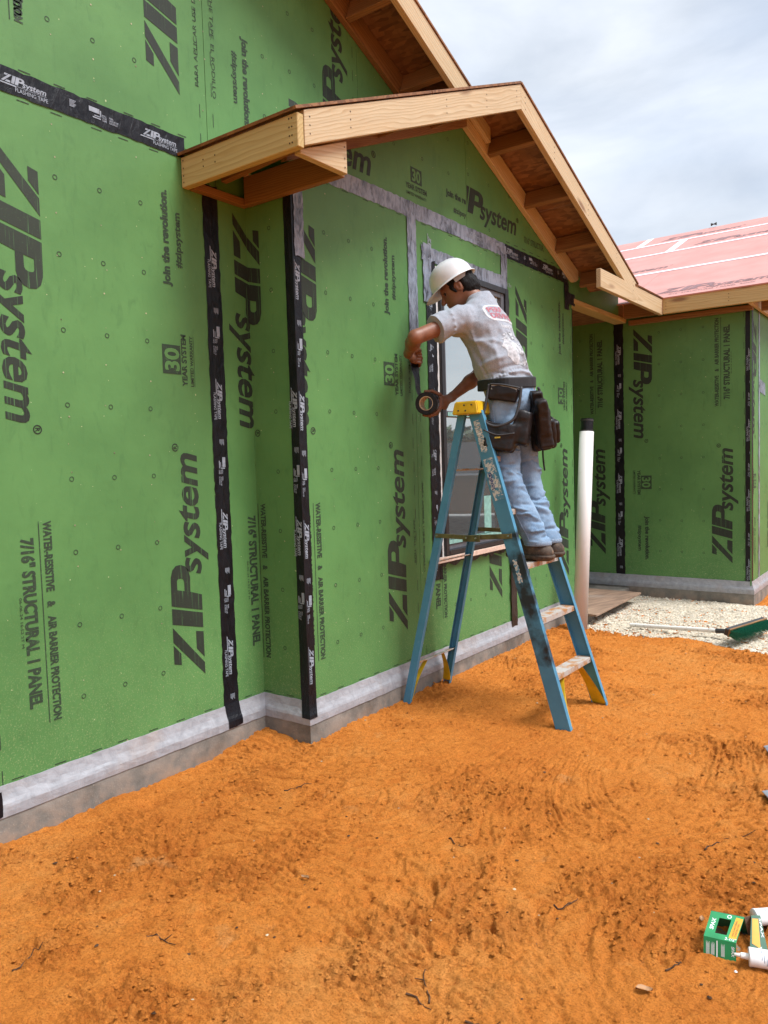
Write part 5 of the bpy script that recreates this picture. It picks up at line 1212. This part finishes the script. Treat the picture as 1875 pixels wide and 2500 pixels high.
pipe('pouch_piping', [cB+uB*.235-tB*.03+nB_*.02, cB+uB*.14+tB*.005+nB_*.045, cB+uB*.06+tB*.07+nB_*.05, cB+uB*.015+tB*.115+nB_*.03], .008); pipe('pouch_piping', [cB-uB*.045-tB*.04+nB_*.055, cB+uB*.02+tB*.0+nB_*.068, cB+uB*.03+tB*.06+nB_*.066], .0045)
pipe('hanging_strap', [cB-uB*.11+nB_*.01, cB-uB*.15+nB_*.005, cB-uB*.20-tB*.012, cB-uB*.25-tB*.014], .0055, 'strap_web')
o = board('pouch_tag', cB-uB*.05+tB*.094+nB_*.05, cB-uB*.02+tB*.094+nB_*.05, nB_, .008, .002, 'cuff_yellow', bev=0); adopt(person, o)
for q in ((tA, nA_, uA, cA, .0), ):
    t_, n_, u_, c_, _ = q; o = board('pouch_cloth', c_+u_*.212-t_*.115+n_*.026, c_+u_*.218+t_*.03+n_*.027, u_, .03, .006, 'band_grey', bev=.002); adopt(person, o)
# pale shirt print, laid on the cloth
bn = Vector((.90, -.22, .36)).normalized(); bu = Vector((0, 1, 0)); bu = (bu-bn*bu.dot(bn)).normalized(); bw = bn.cross(bu); bw = bw if bw.z > 0 else -bw
PC = Vector((.82, 2.235, 2.215))
sbv = BVHTree.FromPolygons([tuple(v) for v in getv(shirt)], [tuple(p.vertices) for p in shirt.data.polygons])
def on_shirt(name, g, mat, e=.0015):
    bm = bmesh.new(); vs = [bm.verts.new((x, y, 0)) for x, y in g[0]]
    for f in g[1]:
        try: bm.faces.new([vs[i] for i in f])
        except ValueError: pass
    bmesh.ops.triangulate(bm, faces=bm.faces[:])
    for _ in range(3):
        le = [q for q in bm.edges if q.calc_length() > .012]
        if le: bmesh.ops.subdivide_edges(bm, edges=le, cuts=1); bmesh.ops.triangulate(bm, faces=bm.faces[:])
    V = []
    for v in bm.verts:
        p = PC+bu*v.co.x+bw*v.co.y; h_ = sbv.ray_cast(p+bn*.4, -bn); V.append((h_[0]+h_[1]*e) if h_[0] else p+bn*.05)
    bm.verts.index_update(); F = [tuple(v.index for v in f.verts) for f in bm.faces]; bm.free(); o = mesh_ob(name, V, F, mat, smooth=True, kind='stuff'); adopt(person, o)
def rrect(w, h, r, n=6): return [(sx*(w-r)+r*math.cos(a), sy*(h-r)+r*math.sin(a)) for sx, sy, a0 in ((1, 1, 0), (-1, 1, 90), (-1, -1, 180), (1, -1, 270)) for a in np.radians(np.linspace(a0, a0+90, n))]
o1, o2 = rrect(.135, .056, .048), rrect(.122, .045, .038); n = len(o1)
on_shirt('shirt_print_border', (o1+o2, [(i, (i+1) % n, n+(i+1) % n, n+i) for i in range(n)]), 'shirt_white')
on_shirt('shirt_print_text', sh(T('PERF', .034, .12, 0, .02), -.108, .003), 'shirt_red'); on_shirt('shirt_print_text', sh(T('DRIVING', .034, .195, 0, .02), -.108, -.039), 'shirt_red')
on_shirt('shirt_print_text', sh(T('Need For', .026, .14, 0, .02), -.06, -.10), 'shirt_white')
rq = random.Random(2)
def blob(cx, cy, w, h, s_, n=26): return [(cx+w*math.cos(t)*(1+.22*math.sin(3*t+s_)+.12*math.sin(7*t+s_*2)), cy+h*math.sin(t)*(1+.2*math.sin(4*t+s_))) for t in np.linspace(0, 2*math.pi, n+1)[:-1]]
on_shirt('shirt_print_picture', poly_geo(blob(-.045, -.235, .055, .075, 1.0)), 'shirt_pale2'); on_shirt('shirt_print_picture', poly_geo(blob(.015, -.137, .10, .012, 2.0), blob(.045, -.20, .04, .018, 4), blob(.05, -.26, .045, .02, 5), blob(.03, -.315, .07, .016, 3), blob(.0, -.165, .085, .010, 6), blob(.05, -.235, .03, .03, 7)), 'shirt_pale')
# ------------------------------------------------------------------ roll of tape in his hand
simple('roll_core', (.52, .38, .24), .8, var=.1)
roll_ = empty('tape_roll', RCt, label='roll of black flashing tape held in the raised right hand', cat='tape roll')
Mr = basis(RP, RA, RCt)
V, F = lathe_geo([(.041, -.0475), (.064, -.0475), (.0655, -.046), (.0655, .046), (.064, .0475), (.041, .0475)], 48, Mr); o = mesh_ob('tape_winding', V, F, 'tape_black', smooth=False); adopt(roll_, o)
V, F = lathe_geo([(.0412, .0476), (.0412, -.0478), (.038, -.0478), (.038, .0476), (.0412, .0476)], 40, Mr); o = mesh_ob('cardboard_core', V, F, 'roll_core', smooth=False); adopt(roll_, o)
for s0 in (-.4, .75):
    g = unit(); V = []
    for x, y in g[0]:
        a = s0+x/.0655*.62; V.append(Mr @ Vector((.0662*math.cos(a), .0662*math.sin(a), -.0475+.095-y)))
    o = mesh_ob('tape_lettering', V, g[1], 'tape_print', kind='stuff'); adopt(roll_, o)
tp = RCt+(-RP*.70+Vector((0, 0, .714)))*.0658; top = Vector((.362, 2.115, 2.015)); V = []; F = []; nn_ = 16; rs = random.Random(6)
for i in range(nn_+1):
    t = i/nn_; c = tp.lerp(top, t)+Vector((-.010*math.sin(t*math.pi), 0, 0)); wv = (RA*(1-t)+Vector((.12, .99, .1))*t).normalized()
    for q in (-1, -.5, 0, .5, 1): V.append(c+wv*(.046*q*(1-.25*math.sin(t*3.1)))+Vector((.004*math.sin(q*3+i*.6), 0, 0)))
for i in range(nn_):
    for q in range(4): F.append((i*5+q, i*5+q+1, (i+1)*5+q+1, (i+1)*5+q))
o = mesh_ob('tape_strip', V, F, 'tape_black', smooth=True, label='loose strip of black tape pulled tight from the roll to the wall'); adopt(roll_, o)

# ------------------------------------------------------------------ pipe, broom, plywood, box, tubes and litter
@material
def pvc(b):
    f = b.noise(b.coord(rnd=2), 7, 5, .6); b.set(color=b.mix(b.ramp(f, (.62, 0), (.75, .3)), (.66, .635, .61), (.46, .39, .32)), rough=.38, spec=.45)
pr = empty('drain_pipe', (.535, 4.17, 0), label='white plastic drain pipe standing upright with a black coupling on top', cat='pipe')
p0, p1 = Vector((.535, 4.15, gh(.535, 4.15)-.05)), Vector((.556, 4.30, 1.618))
V, F = tube_geo([p0, p1], .057, 40); o = mesh_ob('pipe_tube', V, F, 'pvc', smooth=False); adopt(pr, o); o.data.polygons.foreach_set('use_smooth', [len(p.vertices) == 4 for p in o.data.polygons])
d_ = (p1-p0).normalized(); V, F = tube_geo([p1-d_*.012, p1+d_*.105], .0505, 32); o = mesh_ob('rubber_coupling', V, F, 'tape_black'); adopt(pr, o)
for z in (.0, .085): 
    V, F = tube_geo([p1+d_*z, p1+d_*(z+.012)], .0525, 32); q = mesh_ob('hose_clamp', V, F, 'rubber'); adopt(pr, q)
# broom
@material
def broom_handle(b):
    f = b.noise(b.coord(rnd=2), 26, 5, .6); b.set(color=b.mix(b.ramp(f, (.60, 0), (.66, .7)), (.74, .72, .67), (.3, .28, .25)), rough=.5)
simple('bristle_green', (.02, .20, .12), .6, var=.35, scale=120); simple('broom_black', (.035, .035, .038), .5)
br = empty('push_broom', (1.70, 4.45, 0), label='push broom with green bristles and white handle lying on the gravel', cat='broom')
h0, h1 = Vector((.83, 4.50, gh(.83, 4.5)+.034)), Vector((1.62, 4.37, gh(1.62, 4.37)+.075))
V, F = tube_geo([h0, h0.lerp(h1, .5), h1], .0165, 14); o = mesh_ob('handle', V, F, 'broom_handle'); adopt(br, o)
V, F = tube_geo([h1.lerp(h0, .12), h1+(h1-h0).normalized()*.04], .018, 12); o = mesh_ob('handle_socket', V, F, 'broom_black'); adopt(br, o)
ba, bb = Vector((1.640, 4.20, .100)), Vector((1.79, 4.74, .100)); bx = (bb-ba).normalized(); bdn = Vector((.34, -.10, -.10)); bdn = (bdn-bx*bdn.dot(bx)).normalized(); bnn = bx.cross(bdn)
o = board('broom_block', ba, bb, bdn, .038, .055, 'broom_black', bev=.006); adopt(br, o)
o = board('block_strip', ba+bdn*.018, bb+bdn*.018, bdn, .012, .062, 'pine_brown', bev=.002); adopt(br, o)
V = []; F = []; rs = random.Random(3)
for i in range(1500):
    t = rs.random(); w = rs.uniform(-.024, .024); b0 = ba.lerp(bb, t)+bdn*.024+bnn*w; ln = rs.uniform(.075, .092); tip = b0+bdn*ln+bnn*(w*.5+rs.gauss(0, .004))+bx*rs.gauss((t-.5)*.02, .006); tip.z = max(tip.z, .004); s_ = bx*.0016; k_ = bnn*.0016
    o_ = len(V); V += [b0+s_, b0-s_*.5+k_, b0-s_*.5-k_, tip]; F += [(o_, o_+1, o_+3), (o_+1, o_+2, o_+3), (o_+2, o_, o_+3)]
o = mesh_ob('bristles', V, F, 'bristle_green', kind='stuff'); adopt(br, o)
# plywood offcut bridging the porch
@material
def ply_brown(b):
    f = b.noise(b.coord((1.2, 9, 9), 3), 2.2, 6, .65, .5); g = b.noise(b.coord(rnd=2), 3, 4); c = b.ramp(f, (.35, (.17, .105, .07)), (.65, (.33, .21, .14))); b.set(color=b.mix(b.ramp(g, (.5, 0), (.7, .4)), c, (.30, .27, .24)), rough=.8); b.bump(f, .15, .004)
o = prism('plywood_sheet', [(.36, 4.645, .103), (.352, 4.405, .100), (.590, 4.375, .100), (.575, 5.57, .103), (-.55, 5.60, .105), (-.55, 4.66, .105)], (0, 0, 1), .018, 'ply_brown', xd=(.3, 1, 0), label='brown weathered plywood sheet lying on the porch slab', cat='plywood')
box_ob('wood_block', (.40, 4.43, -.03), (.49, 4.53, .0815), 'concrete', label='small concrete block propping the plywood corner by the pipe', cat='block', bev=.004)
# carton
simple('carton_green', (.012, .235, .075), .45, var=.12, scale=20); simple('carton_dark', (.01, .10, .045), .45, var=.12, scale=20); simple('carton_inside', (.22, .15, .10), .8); simple('carton_orange', (.80, .33, .02), .5, var=.06); simple('carton_white', (.78, .80, .78), .5, var=.05); simple('carton_ink', (.05, .05, .05), .6)
gb = gh(2.45, .47)
ct = empty('screw_carton', (2.45, .5, gb), label='torn open green screw carton lying on the soil at the right', cat='carton')
def cq(*p): return [Vector(q)+Vector((0, 0, gb)) for q in p]
A_, B_ = (2.404, .438, .0), (2.487, .452, .0); C_, D_ = (2.4845, .463, .052), (2.402, .449, .052); E_, F_ = (2.402, .535, .0815), (2.488, .553, .0815)
G_, H_ = (2.500, .585, .075), (2.5215, .598, .0765); I_, J_ = (2.553, .535, .012), (2.512, .500, .003)
def sheet(name, pts, mat, th=.0012, par=ct, nrm=None):
    p = cq(*pts); n_ = nrm or (p[1]-p[0]).cross(p[2]-p[0]).normalized(); 
    o = prism(name, p, n_, th, mat, bev=0); adopt(par, o); return p, n_, o
def onq(p, n_):
    """bilinear placing on a quad: s along p0-p1, h from p0 towards p3"""
    return lambda s_, h_, e=.0008: (p[0].lerp(p[1], s_)).lerp(p[3].lerp(p[2], s_), h_)+n_*e
def qput(name, g, fm, mat):
    o = mesh_ob(name, [fm(x, y) for x, y in g[0]], g[1], mat); adopt(ct, o)
p, n_, o = sheet('carton_side', [A_, B_, C_, D_], 'carton_green'); f_ = onq(p, n_)
qput('carton_lettering', lay(T('SPAX', .085, .52, .15, .02), 'down', .86, .78), f_, 'carton_white')
for c in range(4):
    g = None
    for r_ in range(7 if c != 2 else 1):
        x = .08+c*.155; q = poly_geo(rect(x+r_*.016, x+r_*.016+.008, .12+.05*(c % 2), .80-.06*((r_+c) % 3))) if c != 2 else poly_geo(rect(.40, .435, .08, .90)); g = q if g is None else joinG2(g, q)
    qput('carton_lettering', g, f_, 'carton_white')
# sloping face with its little window
q4 = cq(D_, C_, F_, E_); n2 = (q4[1]-q4[0]).cross(q4[2]-q4[0]).normalized(); f2 = onq(q4, n2)
us, vs_ = [0, .30, .66, 1], [0, .20, .80, 1]; bm = bmesh.new(); gv = [[bm.verts.new(f2(u, v, 0)) for u in us] for v in vs_]
for i in range(3):
    for j in range(3):
        if (i, j) != (1, 1): bm.faces.new((gv[i][j], gv[i][j+1], gv[i+1][j+1], gv[i+1][j]))
r = bmesh.ops.extrude_face_region(bm, geom=bm.faces[:]); bmesh.ops.translate(bm, verts=[v for v in r['geom'] if isinstance(v, bmesh.types.BMVert)], vec=-n2*.0012); bmesh.ops.recalc_face_normals(bm, faces=bm.faces[:]); o = bm_ob('carton_side', bm, 'carton_green'); adopt(ct, o)
qput('carton_label', poly_geo([(.74, .12), (.97, .10), (.99, .90), (.78, .92)]), f2, 'carton_orange'); f2b = onq(q4, n2); f2c = lambda a, b: f2b(a, b, .0014)
qput('carton_lettering', joinG2(lay(T('MULTI-MATERIAL', .05, .6), 'up', .86, .2), lay(T('CONSTRUCTION', .05, .5), 'up', .94, .2)), f2c, 'carton_ink')  # near-black print over the orange label
qput('carton_lettering', lay(T('SPAX', .12, .45, .15, .02), 'up', .22, .30), f2, 'carton_white'); qput('carton_lettering', lay(T('2-1/2"', .09, .34, 0, .02), 'h', .64, .03), f2, 'carton_white')
qput('carton_emblem', ring_geo(.58, .90, .07, .025), f2, 'carton_white')
p, n_, o = sheet('carton_side', [F_, E_, (2.400, .60, .0), (2.486, .61, .0)], 'carton_dark')
p, n_, o = sheet('carton_flap', [J_, I_, H_, G_], 'carton_dark'); f3 = onq(p, n_)
qput('carton_label', poly_geo([(.12, .30), (.62, .12), (.70, .90), (.10, .92)]), f3, 'carton_orange'); qput('carton_lettering', lay(T('SPAX', .16, .55, .15, .02), 'down', .78, .92), f3, 'carton_white'); qput('carton_lettering', lay(T('2-1/2"', .12, .2, 0, .02), 'h', .5, .04), f3, 'carton_white')
p, n_, o = sheet('carton_side', [F_, (2.486, .61, .0), (2.51, .60, .0), G_], 'carton_inside'); p, n_, o = sheet('carton_inside', [A_, B_, (2.486, .61, .001), (2.400, .60, .001)], 'carton_inside')
# sealant tubes
simple('tube_white', (.74, .73, .72), .35, var=.05, scale=50); simple('nozzle_clear', (.70, .66, .60), .35); simple('tube_blue', (.30, .33, .42), .5, var=.3, scale=160)
def sealant(a, dirn, label, nozzle=True):
    a = Vector((a[0], a[1], gh(*a)+.0245)); x = Vector((*dirn, 0)).normalized(); root = empty('sealant_tube', a, label=label, cat='sealant tube', group='sealant tubes beside the carton'); Mz = basis(x.orthogonal(), x, a)
    V, F = lathe_geo([(.0005, 0), (.0235, 0), (.0245, .002), (.0245, .006), (.0238, .008), (.0238, .205), (.0005, .205)], 28, Mz); o = mesh_ob('cartridge', V, F, 'tube_white'); adopt(root, o); o.data.polygons.foreach_set('use_smooth', [True]*len(o.data.polygons))
    if nozzle:
        V, F = lathe_geo([(.0005, -.036), (.004, -.036), (.0052, -.022), (.0075, -.020), (.0088, 0)], 14, Mz); o = mesh_ob('nozzle', V, F, 'nozzle_clear'); adopt(root, o)
    gs_ = None
    for k in range(9):
        q = [(s_, .03+k*.006) for s_ in np.linspace(.2, 1.4+.3*(k % 3), 8)]; V = [Mz @ Vector((.0242*math.cos(t+.6), .0242*math.sin(t+.6), z+dz)) for t, z in q for dz in (0, .002)]; F = [(2*i, 2*i+1, 2*i+3, 2*i+2) for i in range(7)]; gs_ = (V, F) if gs_ is None else joinG(gs_, (V, F))
    o = mesh_ob('tube_print', *gs_, 'tube_blue', kind='stuff'); adopt(root, o)
sealant((2.520, .447), (.95, .30), 'white sealant tube with nozzle lying in front of the green carton'); sealant((2.497, .640), (.72, .62), 'white sealant tube lying behind the green carton', False)
V, F = rock_geo(random.Random(1), .006); mesh_ob('tube_tip', [v+Vector((2.495, .405, gh(2.495, .405)+.004)) for v in V], F, 'tube_white', label='small white plastic tip on the soil below the sealant nozzle', cat='plastic tip')
# metal offcuts at the right edge
simple('sheet_metal', (.30, .31, .34), .35, metal=.6); simple('dark_red', (.06, .012, .012), .5)
for nm, pts, lab in (('metal_offcut', [(2.335, 1.655), (2.40, 1.545), (2.50, 1.62), (2.41, 1.72)], 'grey metal offcut at the right edge, the nearer of two'), ('metal_offcut', [(2.243, 2.210), (2.295, 2.115), (2.40, 2.20), (2.33, 2.28)], 'grey metal offcut at the right edge, the farther of two')):
    prism(nm, [(x, y, gh(x, y)+.012+.006*i) for i, (x, y) in enumerate(pts)], (0, 0, 1), .002, 'sheet_metal', bev=0, label=lab, cat='metal offcut', group='metal offcuts')
# twigs and dead leaves
simple('twig_wood', (.085, .045, .026), .9, var=.3, scale=60, spec=.08); simple('dead_leaf', (.33, .17, .075), .7, var=.25, scale=40)
TW = [((1.965, .411), (2.01, .496), 'twig with a kink in the middle of the bare soil'), ((1.806, -.181), (1.885, -.168), 'straight twig at the bottom of the picture, crossed by a forked one'), ((1.853, -.165), (1.802, -.038), 'forked twig at the bottom of the picture, rising from a straight one'), ((1.982, -.168), (2.054, -.119), 'dark curved twig at the bottom edge right of the forked twig'), ((1.005, -.419), (1.113, -.368), 'dark twig on the soil in the lower left'),
      ((.811, -.718), (.812, -.61), 'thin twig curving at the left edge of the soil'), ((2.347, .291), (2.354, .381), 'short dark twig lying just left of the carton'), ((2.282, 1.034), (2.361, 1.275), 'long thin twig on the soil above the carton'), ((.60, .62), (.68, .72), 'small twig lying close to the concrete footing'), ((1.45, .62), (1.53, .60), 'small twig lying near the middle of the soil')]
for i, (a, b, lab) in enumerate(TW):
    rs = random.Random(i+40); a, b = Vector(a), Vector(b); pts = []
    for k in range(9):
        t = k/8; p = a.lerp(b, t); nrm_ = Vector((-(b-a).y, (b-a).x)).normalized(); p = p+nrm_*(.14*(b-a).length*math.sin(t*3.1+i)*(1 if i % 2 else -1)+rs.uniform(-.002, .002)); pts.append((p.x, p.y, gh(p.x, p.y)+.0035))
    g = tube_geo(pts, [.0029-.0018*k/8 for k in range(9)], 6); bpt = Vector(pts[5]); tip = bpt+Vector((rs.uniform(-.03, .03), rs.uniform(-.03, .03), .004)); g = joinG(g, tube_geo([bpt, bpt.lerp(tip, .5), tip], [.0018, .0014, .0008], 5)); mesh_ob('twig', *g, 'twig_wood', label=lab, cat='twig', group='twigs on the soil')
for i, (x, y, s_, lab) in enumerate(((2.321, .177, .022, 'curled brown leaf on the soil below the carton'), (2.36, .60, .016, 'small brown leaf on the soil left of the carton'), (1.20, .10, .018, 'brown leaf on the soil in the lower left middle'))):
    V = []; F = []; a = i*1.3+.5; c, sn = math.cos(a), math.sin(a); z0 = gh(x, y)
    for k in range(7):
        t = k/6-.5; w = .42*math.sqrt(max(0, 1-(2*t)**2))+.02
        for q in (-1, 0, 1): u, v = t*2*s_, q*w*s_; V.append((x+u*c-v*sn, y+u*sn+v*c, z0+.006+.35*s_*q*q*.8+.12*s_*math.sin(k)))
    for k in range(6):
        for q in range(2): F.append((k*3+q, k*3+q+1, (k+1)*3+q+1, (k+1)*3+q))
    mesh_ob('dead_leaf', V, F, 'dead_leaf', smooth=True, label=lab, cat='leaf', group='dead leaves')
def ws(rs): return (rs.uniform(.3, 3.6), rs.uniform(-.7, 4.2))
simple('chip_pale', (.46, .37, .24), .9, var=.25, spec=.1)
scatter('pale_chips', 'chip_pale', 90, ws, lambda r: r.uniform(.003, .008), 21, 'scattered pale chips of wood and stone on the soil', 'chips', .4)
simple('chip_dark', (.075, .042, .025), .95, var=.3, spec=.05)
scatter('bark_bits', 'chip_dark', 110, ws, lambda r: r.uniform(.003, .010), 22, 'scattered dark bits of bark on the soil', 'bark', .35)

# ------------------------------------------------------------------ beyond the frame, mirrored in the window glass
simple('tree_dark', (.035, .06, .025), .9, var=.4, scale=.8)
rs = random.Random(5); V = []; F = []
for i in range(90):
    x = rs.uniform(-10, 260); y = 230+rs.uniform(-12, 12)-.35*x; r_ = rs.uniform(3.5, 6.5); hz = rs.uniform(2.5, 6)
    for k in range(170):
        d_ = Vector((rs.gauss(0, 1), rs.gauss(0, 1), rs.gauss(0, 1))).normalized()*r_*rs.uniform(.55, 1.05); c = Vector((x, y, hz))+Vector((d_.x, d_.y, d_.z*1.25)); c.z = max(c.z, .3); a_ = Vector((rs.uniform(-1, 1), rs.uniform(-1, 1), rs.uniform(-1, 1)))*1.3; b_ = a_.cross(Vector((rs.uniform(-1, 1), rs.uniform(-1, 1), 1))).normalized()*1.1
        o_ = len(V); V += [c-a_, c+b_, c+a_, c-b_]; F.append((o_, o_+1, o_+2, o_+3))
mesh_ob('tree_line', V, F, 'tree_dark', label='far dark tree line mirrored in the window glass', cat='trees', kind='stuff')
simple('truck_paint', (.05, .055, .065), .25, var=.05, spec=.6); simple('truck_glass', (.02, .025, .03), .05)
tk = empty('pickup_truck', (6.2, 12.6, 0), R(62), label='dark pickup truck parked across the yard, mirrored in the window', cat='truck')
def tp_(name, prof, w, mat, z0=0):
    V = [(x, s_*w/2, z+z0) for s_ in (-1, 1) for x, z in prof]; n = len(prof); F = [tuple(range(n)), tuple(range(2*n-1, n-1, -1))]+[(i, n+i, n+(i+1) % n, (i+1) % n) for i in range(n)]
    bm = bmesh.new(); vv = [bm.verts.new(v) for v in V]; [bm.faces.new([vv[i] for i in f]) for f in F]; bmesh.ops.recalc_face_normals(bm, faces=bm.faces[:]); bmesh.ops.bevel(bm, geom=bm.edges[:], offset=.05, segments=2, affect='EDGES'); return bm_ob(name, bm, mat, tk, smooth=False)
tp_('body', [(-2.7, .45), (2.6, .45), (2.7, .8), (2.55, 1.1), (1.2, 1.18), (-2.7, 1.15)], 1.9, 'truck_paint'); tp_('cab', [(-.75, 1.12), (1.3, 1.14), (.55, 1.78), (-.6, 1.80)], 1.7, 'truck_paint')
tp_('windscreen', [(-.62, 1.22), (1.12, 1.22), (.55, 1.70), (-.52, 1.72)], 1.74, 'truck_glass')
for x in (-1.75, 1.75):
    for s_ in (-1, 1):
        V, F = lathe_geo([(.0, -.11), (.20, -.11), (.24, -.12), (.38, -.11), (.40, 0), (.38, .11), (.24, .12), (.2, .11), (0, .11)], 24, Matrix.Translation((x, s_*.87, .40)) @ Matrix.Rotation(R(90), 4, 'X')); mesh_ob('wheel', V, F, 'rubber', tk)
for s_ in (-1, 1): box_ob('headlight', (2.60, s_*.72-.15, .85), (2.69, s_*.72+.15, 1.0), 'label_white', tk)
